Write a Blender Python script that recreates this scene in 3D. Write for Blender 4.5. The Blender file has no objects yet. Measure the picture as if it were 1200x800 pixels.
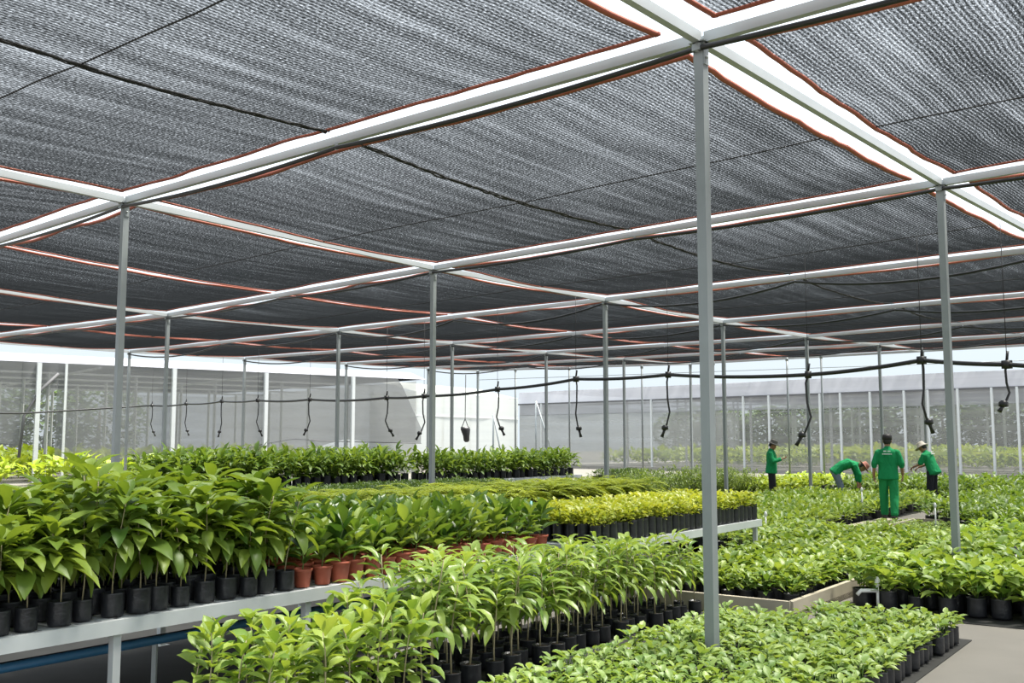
import bpy, bmesh, math, random
from mathutils import Vector, Matrix, noise
random.seed(7)
R = random.Random(11)
sc = bpy.context.scene
COL = sc.collection
pi = math.pi
V = Vector

# ------------------------------------------------------------------ camera
EYE = 1.65
F = 1170.0                      # focal length in pixels of the 1200 px wide frame
PITCH = 0.099
cam_d = bpy.data.cameras.new('camera'); cam_d.sensor_width = 36.0; cam_d.lens = F/1200*36
cam_d.clip_end = 600
cam = bpy.data.objects.new('camera', cam_d); COL.objects.link(cam)
cam.location = (0, 0, EYE); cam.rotation_euler = (pi/2 + PITCH, 0, 0)
sc.camera = cam

def ray(px, py):
    c, s = math.cos(PITCH), math.sin(PITCH)
    dx, dz = (px-600)/F, -(py-400)/F
    return V((dx, c - dz*s, s + dz*c))
def at(px, py, z):              # point of the photograph on the level z
    d = ray(px, py); t = (z-EYE)/d.z
    return V((d.x*t, d.y*t, z))
def on_line(px, py, a, b):      # point of the photograph on the upright plane through a and b
    d = ray(px, py); n = V((b[1]-a[1], a[0]-b[0])); den = d.x*n.x + d.y*n.y
    t = (a[0]*n.x + a[1]*n.y)/den
    return V((d.x*t, d.y*t, EYE + d.z*t))
TH = math.radians(36)
SD = V((math.sin(TH), math.cos(TH), 0)); RD = V((math.cos(TH), -math.sin(TH), 0))
def W(s, r, z=0.0): return SD*s + RD*r + V((0, 0, z))
ROT = -TH                        # turns local y onto the rows' direction

# ------------------------------------------------------------------ materials
def new_mat(name):
    m = bpy.data.materials.new(name); m.use_nodes = True
    return m, m.node_tree.nodes, m.node_tree.links, m.node_tree.nodes['Principled BSDF']
def mat(name, c, rough=.6, metal=0, var=.12, scale=8, spec=.5, bump=0):
    m, n, l, b = new_mat(name)
    b.inputs['Roughness'].default_value = rough; b.inputs['Metallic'].default_value = metal
    b.inputs['Specular IOR Level'].default_value = spec
    tc = n.new('ShaderNodeTexCoord'); nz = n.new('ShaderNodeTexNoise')
    nz.inputs['Scale'].default_value = scale; nz.inputs['Detail'].default_value = 4
    l.new(tc.outputs['Object'], nz.inputs['Vector'])
    mx = n.new('ShaderNodeMix'); mx.data_type = 'RGBA'
    mx.inputs[6].default_value = (*[x*(1-var) for x in c], 1); mx.inputs[7].default_value = (*[min(1, x*(1+var)) for x in c], 1)
    l.new(nz.outputs['Fac'], mx.inputs[0]); l.new(mx.outputs[2], b.inputs['Base Color'])
    if bump:
        bp = n.new('ShaderNodeBump'); bp.inputs['Strength'].default_value = bump; bp.inputs['Distance'].default_value = .01
        l.new(nz.outputs['Fac'], bp.inputs['Height']); l.new(bp.outputs['Normal'], b.inputs['Normal'])
    return m
def leaf_mat(name, dark, light, rough=.45, trans=.35):
    m, n, l, b = new_mat(name)
    at_ = n.new('ShaderNodeAttribute'); at_.attribute_name = 'tint'
    oi = n.new('ShaderNodeObjectInfo')
    add = n.new('ShaderNodeMath'); add.operation = 'MULTIPLY_ADD'; add.inputs[1].default_value = .3; 
    l.new(oi.outputs['Random'], add.inputs[0]); l.new(at_.outputs['Fac'], add.inputs[2])
    sub = n.new('ShaderNodeMath'); sub.operation = 'SUBTRACT'; sub.inputs[1].default_value = .15; sub.use_clamp = True
    l.new(add.outputs[0], sub.inputs[0])
    mx = n.new('ShaderNodeMix'); mx.data_type = 'RGBA'
    mx.inputs[6].default_value = (*dark, 1); mx.inputs[7].default_value = (*light, 1)
    l.new(sub.outputs[0], mx.inputs[0]); l.new(mx.outputs[2], b.inputs['Base Color'])
    b.inputs['Roughness'].default_value = rough; b.inputs['Specular IOR Level'].default_value = .45
    tr = n.new('ShaderNodeBsdfTranslucent'); gm = n.new('ShaderNodeMix'); gm.data_type = 'RGBA'; gm.blend_type = 'MULTIPLY'
    gm.inputs[0].default_value = 1; gm.inputs[7].default_value = (1.5, 1.4, .7, 1)
    l.new(mx.outputs[2], gm.inputs[6]); l.new(gm.outputs[2], tr.inputs['Color'])
    ms = n.new('ShaderNodeMixShader'); ms.inputs[0].default_value = trans
    l.new(b.outputs[0], ms.inputs[1]); l.new(tr.outputs[0], ms.inputs[2])
    l.new(ms.outputs[0], n['Material Output'].inputs['Surface'])
    return m
def net_mat(name, col, k, weave=True, var=.5, trans_col=None):
    """woven shade cloth: light passes the holes and is lost the longer its way through the cloth"""
    m, n, l, b = new_mat(name); n.remove(b)
    geo = n.new('ShaderNodeNewGeometry'); dot = n.new('ShaderNodeVectorMath'); dot.operation = 'DOT_PRODUCT'
    l.new(geo.outputs['Normal'], dot.inputs[0]); l.new(geo.outputs['Incoming'], dot.inputs[1])
    ab = n.new('ShaderNodeMath'); ab.operation = 'ABSOLUTE'; l.new(dot.outputs['Value'], ab.inputs[0])
    mxm = n.new('ShaderNodeMath'); mxm.operation = 'MAXIMUM'; mxm.inputs[1].default_value = .02; l.new(ab.outputs[0], mxm.inputs[0])
    uv = n.new('ShaderNodeUVMap'); uv.uv_map = 'metres'
    kk = n.new('ShaderNodeMath'); kk.operation = 'DIVIDE'; kk.inputs[0].default_value = -k; l.new(mxm.outputs[0], kk.inputs[1])
    last = kk
    if weave:
        def nse(sx, sy, detail, lo, hi):
            mp = n.new('ShaderNodeMapping'); mp.inputs['Scale'].default_value = (sx, sy, 1)
            l.new(uv.outputs[0], mp.inputs[0])
            t = n.new('ShaderNodeTexNoise'); t.inputs['Scale'].default_value = 1; t.inputs['Detail'].default_value = detail
            l.new(mp.outputs[0], t.inputs['Vector'])
            r_ = n.new('ShaderNodeMapRange'); r_.inputs[1].default_value = .3; r_.inputs[2].default_value = .7
            r_.inputs[3].default_value = lo; r_.inputs[4].default_value = hi
            l.new(t.outputs['Fac'], r_.inputs[0]); return r_
        a1 = nse(95, 30, 3, 1-var*1.1, 1+var*1.1)  # flecks of the weave
        a2 = nse(6, .35, 3, 1-var*.45, 1+var*.45)   # bands along the cloth
        wv = n.new('ShaderNodeTexWave'); wv.bands_direction = 'X'; wv.inputs['Scale'].default_value = 7.5
        wv.inputs['Distortion'].default_value = .4; wv.inputs['Detail Scale'].default_value = 2
        l.new(uv.outputs[0], wv.inputs['Vector'])
        r3 = n.new('ShaderNodeMapRange'); r3.inputs[3].default_value = 1-var*.6; r3.inputs[4].default_value = 1+var*.6
        l.new(wv.outputs['Fac'], r3.inputs[0])
        for x in (a1, a2, r3):
            q = n.new('ShaderNodeMath'); q.operation = 'MULTIPLY'
            l.new(last.outputs[0], q.inputs[0]); l.new(x.outputs[0], q.inputs[1]); last = q
    else:
        mp = n.new('ShaderNodeMapping'); mp.inputs['Scale'].default_value = (.12, 2.6, 1); l.new(uv.outputs[0], mp.inputs[0])
        t = n.new('ShaderNodeTexNoise'); t.inputs['Scale'].default_value = 1; t.inputs['Detail'].default_value = 3; l.new(mp.outputs[0], t.inputs['Vector'])
        r_ = n.new('ShaderNodeMapRange'); r_.inputs[1].default_value = .3; r_.inputs[2].default_value = .7; r_.inputs[3].default_value = 1-var*.5; r_.inputs[4].default_value = 1+var*.5
        l.new(t.outputs['Fac'], r_.inputs[0]); q = n.new('ShaderNodeMath'); q.operation = 'MULTIPLY'
        l.new(last.outputs[0], q.inputs[0]); l.new(r_.outputs[0], q.inputs[1]); last = q
    ex = n.new('ShaderNodeMath'); ex.operation = 'EXPONENT'; l.new(last.outputs[0], ex.inputs[0])
    df = n.new('ShaderNodeBsdfDiffuse'); df.inputs[0].default_value = (*col, 1)
    tl = n.new('ShaderNodeBsdfTranslucent'); tl.inputs[0].default_value = (*(trans_col or col), 1)
    m1 = n.new('ShaderNodeMixShader'); m1.inputs[0].default_value = .5; l.new(df.outputs[0], m1.inputs[1]); l.new(tl.outputs[0], m1.inputs[2])
    tp = n.new('ShaderNodeBsdfTransparent')
    m2 = n.new('ShaderNodeMixShader'); l.new(ex.outputs[0], m2.inputs[0]); l.new(m1.outputs[0], m2.inputs[1]); l.new(tp.outputs[0], m2.inputs[2])
    l.new(m2.outputs[0], n['Material Output'].inputs['Surface'])
    return m

M = {}
M['steel'] = mat('galvanised_steel', (.25, .275, .28), .45, .25, .12, 5)
M['beam'] = mat('galvanised_beam', (.36, .38, .38), .45, .25, .12, 3)
M['bench'] = mat('bench_steel', (.56, .59, .59), .45, .2, .1, 6)
M['whitepost'] = mat('white_painted_steel', (.52, .54, .54), .5, 0, .06, 4)
M['net'] = net_mat('black_shade_net', (.015, .017, .019), .86, True, .78, (.009, .010, .011))
M['hem'] = mat('orange_red_hem', (.30, .08, .048), .7, 0, .25, 30)
M['rubber'] = mat('black_rubber', (.012, .012, .013), .45, 0, .2, 20)
M['rope'] = mat('black_rope', (.015, .015, .017), .8, 0, .3, 60)
M['bag'] = mat('black_poly_bag', (.016, .017, .02), .38, 0, .3, 40, .5, .4)
M['pot'] = mat('terracotta_pot', (.36, .085, .045), .6, 0, .15, 18)
M['soil'] = mat('potting_soil', (.028, .021, .016), .95, 0, .5, 60, .2, .8)
M['stem'] = mat('woody_stem', (.34, .29, .17), .7, 0, .25, 30)
M['gstem'] = mat('green_stem', (.14, .20, .05), .6, 0, .2, 30)
M['conc'] = mat('pale_concrete', (.31, .29, .26), .85, 0, .2, 2.5, .3, .3)
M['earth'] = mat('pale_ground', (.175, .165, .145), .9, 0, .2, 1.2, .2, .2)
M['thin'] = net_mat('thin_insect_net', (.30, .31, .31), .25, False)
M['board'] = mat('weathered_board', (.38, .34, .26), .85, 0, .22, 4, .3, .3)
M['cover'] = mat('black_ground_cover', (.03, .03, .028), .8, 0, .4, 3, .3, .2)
M['pipe'] = mat('blue_plastic_pipe', (.05, .18, .34), .4, 0, .1, 8)
M['wpipe'] = mat('white_plastic_pipe', (.72, .73, .70), .4, 0, .08, 8)
M['teal'] = mat('teal_plastic_tube', (.16, .42, .42), .4, 0, .1, 8)
M['sidenet'] = net_mat('grey_side_curtain', (.27, .275, .28), 1.15, False)
M['haze'] = net_mat('pale_insect_net', (.34, .35, .345), .62, False)
M['fascia'] = net_mat('pale_lavender_cloth', (.66, .67, .74), 1.6, False)
M['dcloth'] = net_mat('grey_cloth_band', (.34, .35, .38), 1.4, False)
M['plastic'] = net_mat('white_greenhouse_film', (.60, .62, .60), 1.1, False)
M['bound'] = mat('grey_curtain_hem', (.10, .10, .105), .7)

L = {}
L['tall'] = leaf_mat('leaf_tall', (.055, .125, .016), (.27, .36, .05))
L['broad'] = leaf_mat('leaf_broad', (.04, .10, .018), (.18, .28, .045), .32)
L['lance'] = leaf_mat('leaf_lance', (.10, .20, .03), (.33, .43, .10), .38)
L['round'] = leaf_mat('leaf_round', (.11, .21, .03), (.34, .43, .08))
L['tray'] = leaf_mat('leaf_tray', (.15, .26, .06), (.36, .46, .13))
L['bed'] = leaf_mat('leaf_bed', (.09, .18, .025), (.31, .40, .08))
L['bedb'] = leaf_mat('leaf_bed_big', (.10, .20, .03), (.34, .44, .09))
L['yellow'] = leaf_mat('leaf_yellow', (.21, .29, .03), (.50, .52, .08))
L['fern'] = leaf_mat('leaf_fern', (.13, .20, .02), (.38, .44, .06))
L['bush'] = leaf_mat('leaf_bush', (.065, .12, .025), (.22, .30, .06))
L['dark'] = leaf_mat('leaf_dark', (.04, .085, .02), (.12, .19, .04))
L['mid'] = leaf_mat('leaf_mid', (.06, .135, .02), (.24, .34, .06))
L['bright'] = leaf_mat('leaf_bright', (.20, .30, .035), (.40, .48, .07))

# ------------------------------------------------------------------ mesh builder
class MB:
    def __init__(s): s.v = []; s.f = []; s.m = []; s.t = []
    def add(s, vs, fs, mi=0, tint=.5):
        o = len(s.v); s.v += [tuple(x) for x in vs]; s.t += [tint]*len(vs)
        s.f += [tuple(i+o for i in f) for f in fs]; s.m += [mi]*len(fs)
    def box(s, c, d, rot=0, mi=0, bev=0):
        x, y, z = d[0]/2, d[1]/2, d[2]/2; c = V(c); Rm = Matrix.Rotation(rot, 3, 'Z')
        vs = [c + Rm @ V((a*x, b*y, e*z)) for a in (-1, 1) for b in (-1, 1) for e in (-1, 1)]
        s.add(vs, [(0, 1, 3, 2), (4, 6, 7, 5), (0, 4, 5, 1), (2, 3, 7, 6), (0, 2, 6, 4), (1, 5, 7, 3)], mi)
    def bar(s, a, b, w, h, mi=0, up=V((0, 0, 1))):           # rectangular bar from a to b
        a, b = V(a), V(b); d = (b-a).normalized()
        sx = d.cross(up)
        if sx.length < 1e-4: sx = V((1, 0, 0))
        sx.normalize(); sz = sx.cross(d).normalized()
        vs = [p + sx*(i*w/2) + sz*(j*h/2) for p in (a, b) for i, j in ((-1, -1), (1, -1), (1, 1), (-1, 1))]
        s.add(vs, [(3, 2, 1, 0), (4, 5, 6, 7), (0, 1, 5, 4), (1, 2, 6, 5), (2, 3, 7, 6), (3, 0, 4, 7)], mi)
    def tube(s, pts, r, n=6, mi=0, tint=.5, cap=True):
        pts = [V(p) for p in pts]; k = len(pts); rs = r if isinstance(r, (list, tuple)) else [r]*k
        ref = None; vs = []
        for i, p in enumerate(pts):
            t = (pts[min(i+1, k-1)] - pts[max(i-1, 0)]).normalized()
            if ref is None:
                ref = t.orthogonal().normalized()
            ref = (ref - t*ref.dot(t))
            ref = ref.normalized() if ref.length > 1e-5 else t.orthogonal().normalized()
            b = t.cross(ref)
            for j in range(n):
                a = 2*pi*j/n; vs.append(p + (ref*math.cos(a) + b*math.sin(a))*rs[i])
        fs = [(i*n+j, i*n+(j+1) % n, (i+1)*n+(j+1) % n, (i+1)*n+j) for i in range(k-1) for j in range(n)]
        if cap: fs += [tuple(reversed(range(n))), tuple(range((k-1)*n, k*n))]
        s.add(vs, fs, mi, tint)
    def lathe(s, prof, n=12, c=(0, 0, 0), mi=0, sx=1, sy=1, wob=0, rnd=None):
        c = V(c); vs = []; k = len(prof)
        for (r, z) in prof:
            for j in range(n):
                a = 2*pi*j/n; q = r*(1 + (rnd.uniform(-wob, wob) if rnd else 0))
                vs.append(c + V((q*math.cos(a)*sx, q*math.sin(a)*sy, z)))
        fs = [(i*n+j, i*n+(j+1) % n, (i+1)*n+(j+1) % n, (i+1)*n+j) for i in range(k-1) for j in range(n)]
        fs += [tuple(reversed(range(n))), tuple(range((k-1)*n, k*n))]
        s.add(vs, fs, mi)
    def loft(s, rings, n=14, mi=0):                          # rings: (centre, half axis a, half axis b)
        vs = []; k = len(rings)
        for c, a, b in rings:
            for j in range(n):
                t = 2*pi*j/n; vs.append(V(c) + V(a)*math.cos(t) + V(b)*math.sin(t))
        fs = [(i*n+j, i*n+(j+1) % n, (i+1)*n+(j+1) % n, (i+1)*n+j) for i in range(k-1) for j in range(n)]
        fs += [tuple(reversed(range(n))), tuple(range((k-1)*n, k*n))]
        s.add(vs, fs, mi)
    def ball(s, c, r, n=10, mi=0, rot=None, tint=.5):
        c = V(c); rx, ry, rz = r if isinstance(r, (tuple, list)) else (r, r, r); vs = []; k = max(4, n//2+1)
        for i in range(k+1):
            ph = pi*i/k
            for j in range(n):
                a = 2*pi*j/n; p = V((rx*math.sin(ph)*math.cos(a), ry*math.sin(ph)*math.sin(a), rz*math.cos(ph)))
                vs.append(c + (rot @ p if rot else p))
        fs = [(i*n+j, (i+1)*n+j, (i+1)*n+(j+1) % n, i*n+(j+1) % n) for i in range(k) for j in range(n)]
        s.add(vs, fs, mi, tint)
    def grid(s, P, nu, nv, mi=0):                            # P(i,j) -> point
        vs = [P(i/nu, j/nv) for i in range(nu+1) for j in range(nv+1)]
        s.add(vs, [(i*(nv+1)+j, (i+1)*(nv+1)+j, (i+1)*(nv+1)+j+1, i*(nv+1)+j+1) for i in range(nu) for j in range(nv)], mi)
    def leaf(s, base, az, el, ln, wd, droop=.8, fold=.25, seg=4, tint=.5, mi=0, twist=0, petiole=.12):
        """one leaf: arched midrib with two folded halves, pointed at the tip"""
        p = V(base); prof = {4: (.10, .85, 1.0, .68, .04), 3: (.12, 1, .85, .04), 2: (.15, 1, .05)}[seg]
        d0 = V((math.cos(az)*math.cos(el), math.sin(az)*math.cos(el), math.sin(el)))
        side0 = V((-math.sin(az), math.cos(az), 0))
        vs = []; e = el; st = ln/seg
        if petiole:
            p = p + d0*ln*petiole
        for i in range(seg+1):
            d = V((math.cos(az)*math.cos(e), math.sin(az)*math.cos(e), math.sin(e)))
            up = side0.cross(d)*-1
            sd = (side0*math.cos(twist) + up*math.sin(twist))
            upn = sd.cross(d)*-1
            h = wd*.5*prof[i]
            vs += [p - sd*h + upn*h*fold*2, p, p + sd*h + upn*h*fold*2]
            p = p + d*st; e -= droop/seg
        fs = []
        for i in range(seg):
            a = i*3; fs += [(a, a+1, a+4, a+3), (a+1, a+2, a+5, a+4)]
        s.add(vs, fs, mi, tint)
    def mesh(s, name, mats, smooth=True, flip=False):
        me = bpy.data.meshes.new(name); me.from_pydata(s.v, [], s.f); 
        for m_ in (mats if isinstance(mats, (list, tuple)) else [mats]): me.materials.append(m_)
        me.polygons.foreach_set('material_index', s.m)
        me.polygons.foreach_set('use_smooth', [smooth]*len(s.f))
        a = me.attributes.new('tint', 'FLOAT', 'POINT'); a.data.foreach_set('value', s.t)
        me.update(); return me
    def build(s, name, mats, parent=None, loc=None, smooth=True):
        return link(name, s.mesh(name, mats, smooth), parent, loc)
def link(name, me, parent=None, loc=None):
    o = bpy.data.objects.new(name, me); COL.objects.link(o)
    if parent: o.parent = parent
    if loc is not None: o.location = loc
    return o
def tag(o, label=None, cat=None, group=None, kind=None):
    if label: o['label'] = label
    if cat: o['category'] = cat
    if group: o['group'] = group
    if kind: o['kind'] = kind
    return o
def empty(name, loc=(0, 0, 0), rz=0, label=None, cat=None, group=None):
    o = bpy.data.objects.new(name, None); COL.objects.link(o); o.location = loc; o.rotation_euler = (0, 0, rz)
    o.empty_display_size = .1
    return tag(o, label, cat, group)
ORD = ('first second third fourth fifth sixth seventh eighth ninth tenth eleventh twelfth thirteenth fourteenth fifteenth sixteenth '
       'seventeenth eighteenth nineteenth twentieth twenty-first twenty-second twenty-third twenty-fourth twenty-fifth twenty-sixth '
       'twenty-seventh twenty-eighth twenty-ninth thirtieth').split() + ['further']*200

# ------------------------------------------------------------------ sky, sun
w = bpy.data.worlds.new('world'); sc.world = w; w.use_nodes = True
n, l = w.node_tree.nodes, w.node_tree.links
tc = n.new('ShaderNodeTexCoord'); sp = n.new('ShaderNodeSeparateXYZ'); l.new(tc.outputs['Generated'], sp.inputs[0])
cr = n.new('ShaderNodeValToRGB'); l.new(sp.outputs['Z'], cr.inputs[0])
cr.color_ramp.elements[0].position = 0.0; cr.color_ramp.elements[0].color = (.44, .49, .53, 1)
cr.color_ramp.elements[1].position = .6; cr.color_ramp.elements[1].color = (.84, .93, 1.02, 1)
e = cr.color_ramp.elements.new(.10); e.color = (.46, .52, .56, 1)
e = cr.color_ramp.elements.new(.22); e.color = (.88, .95, 1.02, 1)
l.new(cr.outputs[0], n['Background'].inputs[0])
n['Background'].inputs[1].default_value = 1.9
sun_d = bpy.data.lights.new('sun', 'SUN'); sun_d.energy = 14; sun_d.angle = math.radians(14); sun_d.color = (1, .96, .88)
sun = bpy.data.objects.new('sun', sun_d); COL.objects.link(sun)
sun.rotation_euler = V((-.38, -.10, -1)).to_track_quat('-Z', 'Y').to_euler()   # high, from the right
sun.location = (20, 0, 40)

# ------------------------------------------------------------------ ground
mb = MB(); mb.box((10, 60, -.05), (260, 200, .1)); tag(mb.build('floor', M['earth'], smooth=False), 'pale concrete ground under and around the nursery beds', 'ground', kind='structure')

# ------------------------------------------------------------------ the net house: posts, beams, nets
ZT = 4.62
UD = V((.748, -.664, 0)); VD = V((.664, .748, 0))
GY = math.atan2(VD.y, VD.x) - pi/2
px_nodes = {(-2, 2): (152, 412), (-2, 3): (287, 420), (-2, 4): (406, 426), (-2, 5): (502, 431), (-2, 6): (560, 434),
 (-1, 1): (197, 369), (-1, 2): (397, 387), (-1, 3): (530, 402), (-1, 4): (640, 413), (-1, 5): (731, 420), (-1, 6): (809, 426),
 (0, 0): (147, 235), (0, 1): (508, 314), (0, 2): (709, 351), (0, 3): (847, 377), (0, 4): (945, 394), (0, 5): (1030, 403), (0, 6): (1081, 411),
 (1, 0): (821, 46), (1, 1): (1102, 214), (1, 2): (1241, 289), (1, 3): (1314, 335), (1, 4): (1364, 360), (1, 5): (1403, 379), (1, 6): (1430, 391)}
ND = {k: at(*p, ZT) for k, p in px_nodes.items()}
ND[(-2, 1)] = ND[(-2, 2)] - VD*5.2
ND[(-2, 0)] = ND[(-2, 1)] - VD*5.6
ND[(-1, 0)] = at(-128, 322, ZT)
ND[(-1, -1)] = ND[(-1, 0)] - VD*5.6; ND[(-2, -1)] = ND[(-2, 0)] - VD*5.6
ND[(0, -1)] = ND[(0, 0)]*2 - ND[(0, 1)]
d = (ND[(1, 0)] - ND[(1, 1)]); ND[(1, -1)] = ND[(1, 0)] + d
for j in range(-1, 7):
    d = (ND[(1, j)] - ND[(0, j)]); ND[(2, j)] = ND[(1, j)] + d.normalized()*8.6

def rotz(a): return Matrix.Rotation(a, 3, 'Z')
post_names = {(1, 0): 'nearest', }
mshaft = None
def steel_post(p, label, h=4.58, wd=.075, group='galvanised posts of the net house', m='steel', name='steel_post', plate=True):
    t = empty(name, (p.x, p.y, 0), GY, label, 'post', group)
    mb = MB(); mb.box((0, 0, h/2), (wd, wd, h)); mb.build('shaft', M[m], t, smooth=False)
    if plate:
        mb = MB(); 
        for sx in (-1, 1): mb.box((sx*(wd/2+.004), 0, h-.07), (.008, wd*.9, .19))
        mb.box((0, -wd/2-.02, h-.04), (wd*.9, .03, .05)); mb.box((0, 0, h+.004), (.13, .13, .008))
        b = mb.build('top_bracket', M['steel'], t, smooth=False)
        for sx in (-1, 1):
            mb = MB(); mb.tube([(sx*(wd/2+.006), 0, h-.11), (sx*(wd/2+.022), 0, h-.11)], .011, 6); mb.build('bolt', M['beam'], b)
        mb = MB(); mb.box((0, 0, .006), (.18, .18, .012)); mb.build('base_plate', M['steel'], t, smooth=False)
    return t
LINE = {-2: 'outer edge line of the roof', -1: 'second post line from the outer edge', 0: 'middle post line', 1: 'post line nearest the camera'}
LINE = {-2: 'beside the grey curtain', -1: 'in the line behind the benches', 0: 'in the line past the workers', 1: 'in the line among the beds'}
for (i, j), p in ND.items():
    if i > 1 or j < -1: continue
    vis = {(1, 0), (1, 1), (0, 0), (0, 1), (0, 2), (0, 3), (0, 4), (0, 5), (0, 6), (-1, 1), (-1, 2), (-1, 3), (-1, 4), (-1, 5), (-1, 6), (-2, 2), (-2, 3), (-2, 4), (-2, 5), (-2, 6)}
    if (i, j) not in vis: continue
    first = min(b for (a, b) in vis if a == i)
    lab = f'grey square steel post, {ORD[j-first]} from the near end, {LINE[i]}'
    if (i, j) == (1, 0): lab = 'thick grey square steel post standing closest to the camera among the seedlings'
    if (i, j) == (1, 1): lab = 'tall grey steel post in front of the man in beige bucket hat'
    if (i, j) == (0, 0): lab = 'tall grey steel post rising behind the leafy saplings in black bags'
    if (i, j) == (0, 1): lab = 'grey steel post rising behind the row of terracotta pots'
    steel_post(p, lab, ZT-.04)

def beam(a, b, label, group, name='roof_beam', w=.06, h=.08, m='beam', off=.04):
    d = (b-a).normalized(); a2, b2 = a + d*off, b - d*off
    t = tag(MBbar(a2, b2, w, h, name, m), label, 'beam', group, 'thing')
    return t
def MBbar(a, b, w, h, name, m):
    mid = (a+b)/2; mb = MB(); mb.bar(a-mid, b-mid, w, h); return mb.build(name, M[m], None, mid, smooth=False)
JN = {-1: 'over the camera', 0: 'over the first post row', 1: 'over the second post row', 2: 'over the third post row', 3: 'over the fourth post row', 4: 'over the fifth post row', 5: 'over the sixth post row', 6: 'at the far edge of the roof'}
IN = {-2: 'outermost bay', -1: 'over the rear benches', 0: 'above the long bench side', 1: 'above the low beds'}
LN = {-2: 'on the far open side', -1: 'behind the long benches', 0: 'past the workers', 1: 'among the low beds', 2: 'beyond the low beds'}
BN = {-1: 'nearest bay', 0: 'first full bay', 1: 'second bay', 2: 'third bay', 3: 'fourth bay', 4: 'fifth bay', 5: 'last bay'}
BN[-1] = 'bay over the camera'
SEEN_U = lambda i, j: not ((i == -2 and j < 1) or (i == 1 and j > 1 and j < 2) or (i, j) in ((-2, 0), (-1, -1), (0, -1), (1, -1), (-2, -1)))
for j in range(-1, 7):
    for i in range(-2, 2):
        if (i, j) in ND and (i+1, j) in ND and j >= 0:
            beam(ND[(i, j)], ND[(i+1, j)], f'galvanised cross beam {JN[j]}, {IN[i]}', 'cross beams under the shade net')
for i in range(-2, 3):
    for j in range(-1, 6):
        if i == 2 or (i == -2 and j < 0): continue
        beam(ND[(i, j)], ND[(i, j+1)], f'galvanised long beam {LN[i]}, {BN[j]}', 'long beams under the shade net', 'roof_beam')

def panel(c00, c10, c01, c11, name, label, group, gap=(.19, .19, .24, .15), zoff=.035, sag=.08, nu=36, nv=26, seam=True, seed=0, zfar=.06, edge=1):
    """one stretch of shade net between four posts; gap = margins at u0,u1,v0,v1"""
    ul = (c10-c00).length; vl = (c01-c00).length
    def wob(k, x): return .045*noise.noise(V((x*1.1, k*7.3+seed*3.1, 2.2))) + .02*noise.noise(V((x*3.3, k*4.1+seed, 5.1)))
    def P(u, v):
        gu0, gu1 = (gap[0]+wob(0, v*vl))/ul, (gap[1]+wob(1, v*vl))/ul
        gv0, gv1 = (gap[2]+wob(2, u*ul))/vl, (gap[3]+wob(3, u*ul))/vl
        uu = gu0 + u*(1-gu0-gu1); vv = gv0 + v*(1-gv0-gv1)
        p = (c00*(1-uu) + c10*uu)*(1-vv) + (c01*(1-uu) + c11*uu)*vv
        z = zoff + (zfar-zoff)*v*v - .045*(1-v)**4*abs(math.sin(u*2*pi))*edge - sag*(1-(2*v-1)**2)*(.6+.4*math.cos((2*u-1)*pi/2)) + .03*noise.noise(V((u*ul*.35, v*vl*.6, seed+.5)))
        return p + V((0, 0, z))
    org = (c00+c10+c01+c11)/4
    mb = MB(); mb.grid(lambda u, v: P(u, v)-org, nu, nv)
    o = mb.build(name, M['net'], None, org)
    uvl = o.data.uv_layers.new(name='metres')
    for lp in o.data.loops:
        k = lp.vertex_index; uvl.data[lp.index].uv = ((k//(nv+1))/nu*ul + seed*3.7, (k % (nv+1))/nv*vl + seed*1.3)
    tag(o, label, 'shade net', group, 'thing')
    hw = .042
    for k in range(4):
        pts = []; m_ = nu if k > 1 else nv
        for q in range(m_+1):
            x = q/m_
            u, v = ((0, x), (1, x), (x, 0), (x, 1))[k]
            u2, v2 = ((hw/ul*1, x), (1-hw/ul*1, x), (x, hw/vl*1), (x, 1-hw/vl*1))[k]
            pts.append((P(u, v)-org+V((0, 0, -.006)), P(u2, v2)-org+V((0, 0, -.012))))
        mb = MB(); vs = []
        for a, b in pts:
            vs += [a + V((0, 0, .012)), a - V((0, 0, .012)), b - V((0, 0, .012)), b + V((0, 0, .012))]
        fs = [(i*4+j, i*4+(j+1) % 4, (i+1)*4+(j+1) % 4, (i+1)*4+j) for i in range(m_) for j in range(4)]
        mb.add(vs, fs); mb.build('hem', M['hem'], o)
    if seam:
        mb = MB(); mb.tube([P(q/20, .52)-org-V((0, 0, .008)) for q in range(21)], .007, 5); mb.build('seam_cord', M['rope'], o)
    return P
PN = {-2: 'outermost bays on the far open side', -1: 'bays over the rear benches', 0: 'bays over the long bench', 1: 'bays over the low beds'}
QN = {-2: 'the outermost strip', -1: 'the rear benches', 0: 'the long bench side', 1: 'the low beds'}
k = 0
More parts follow.
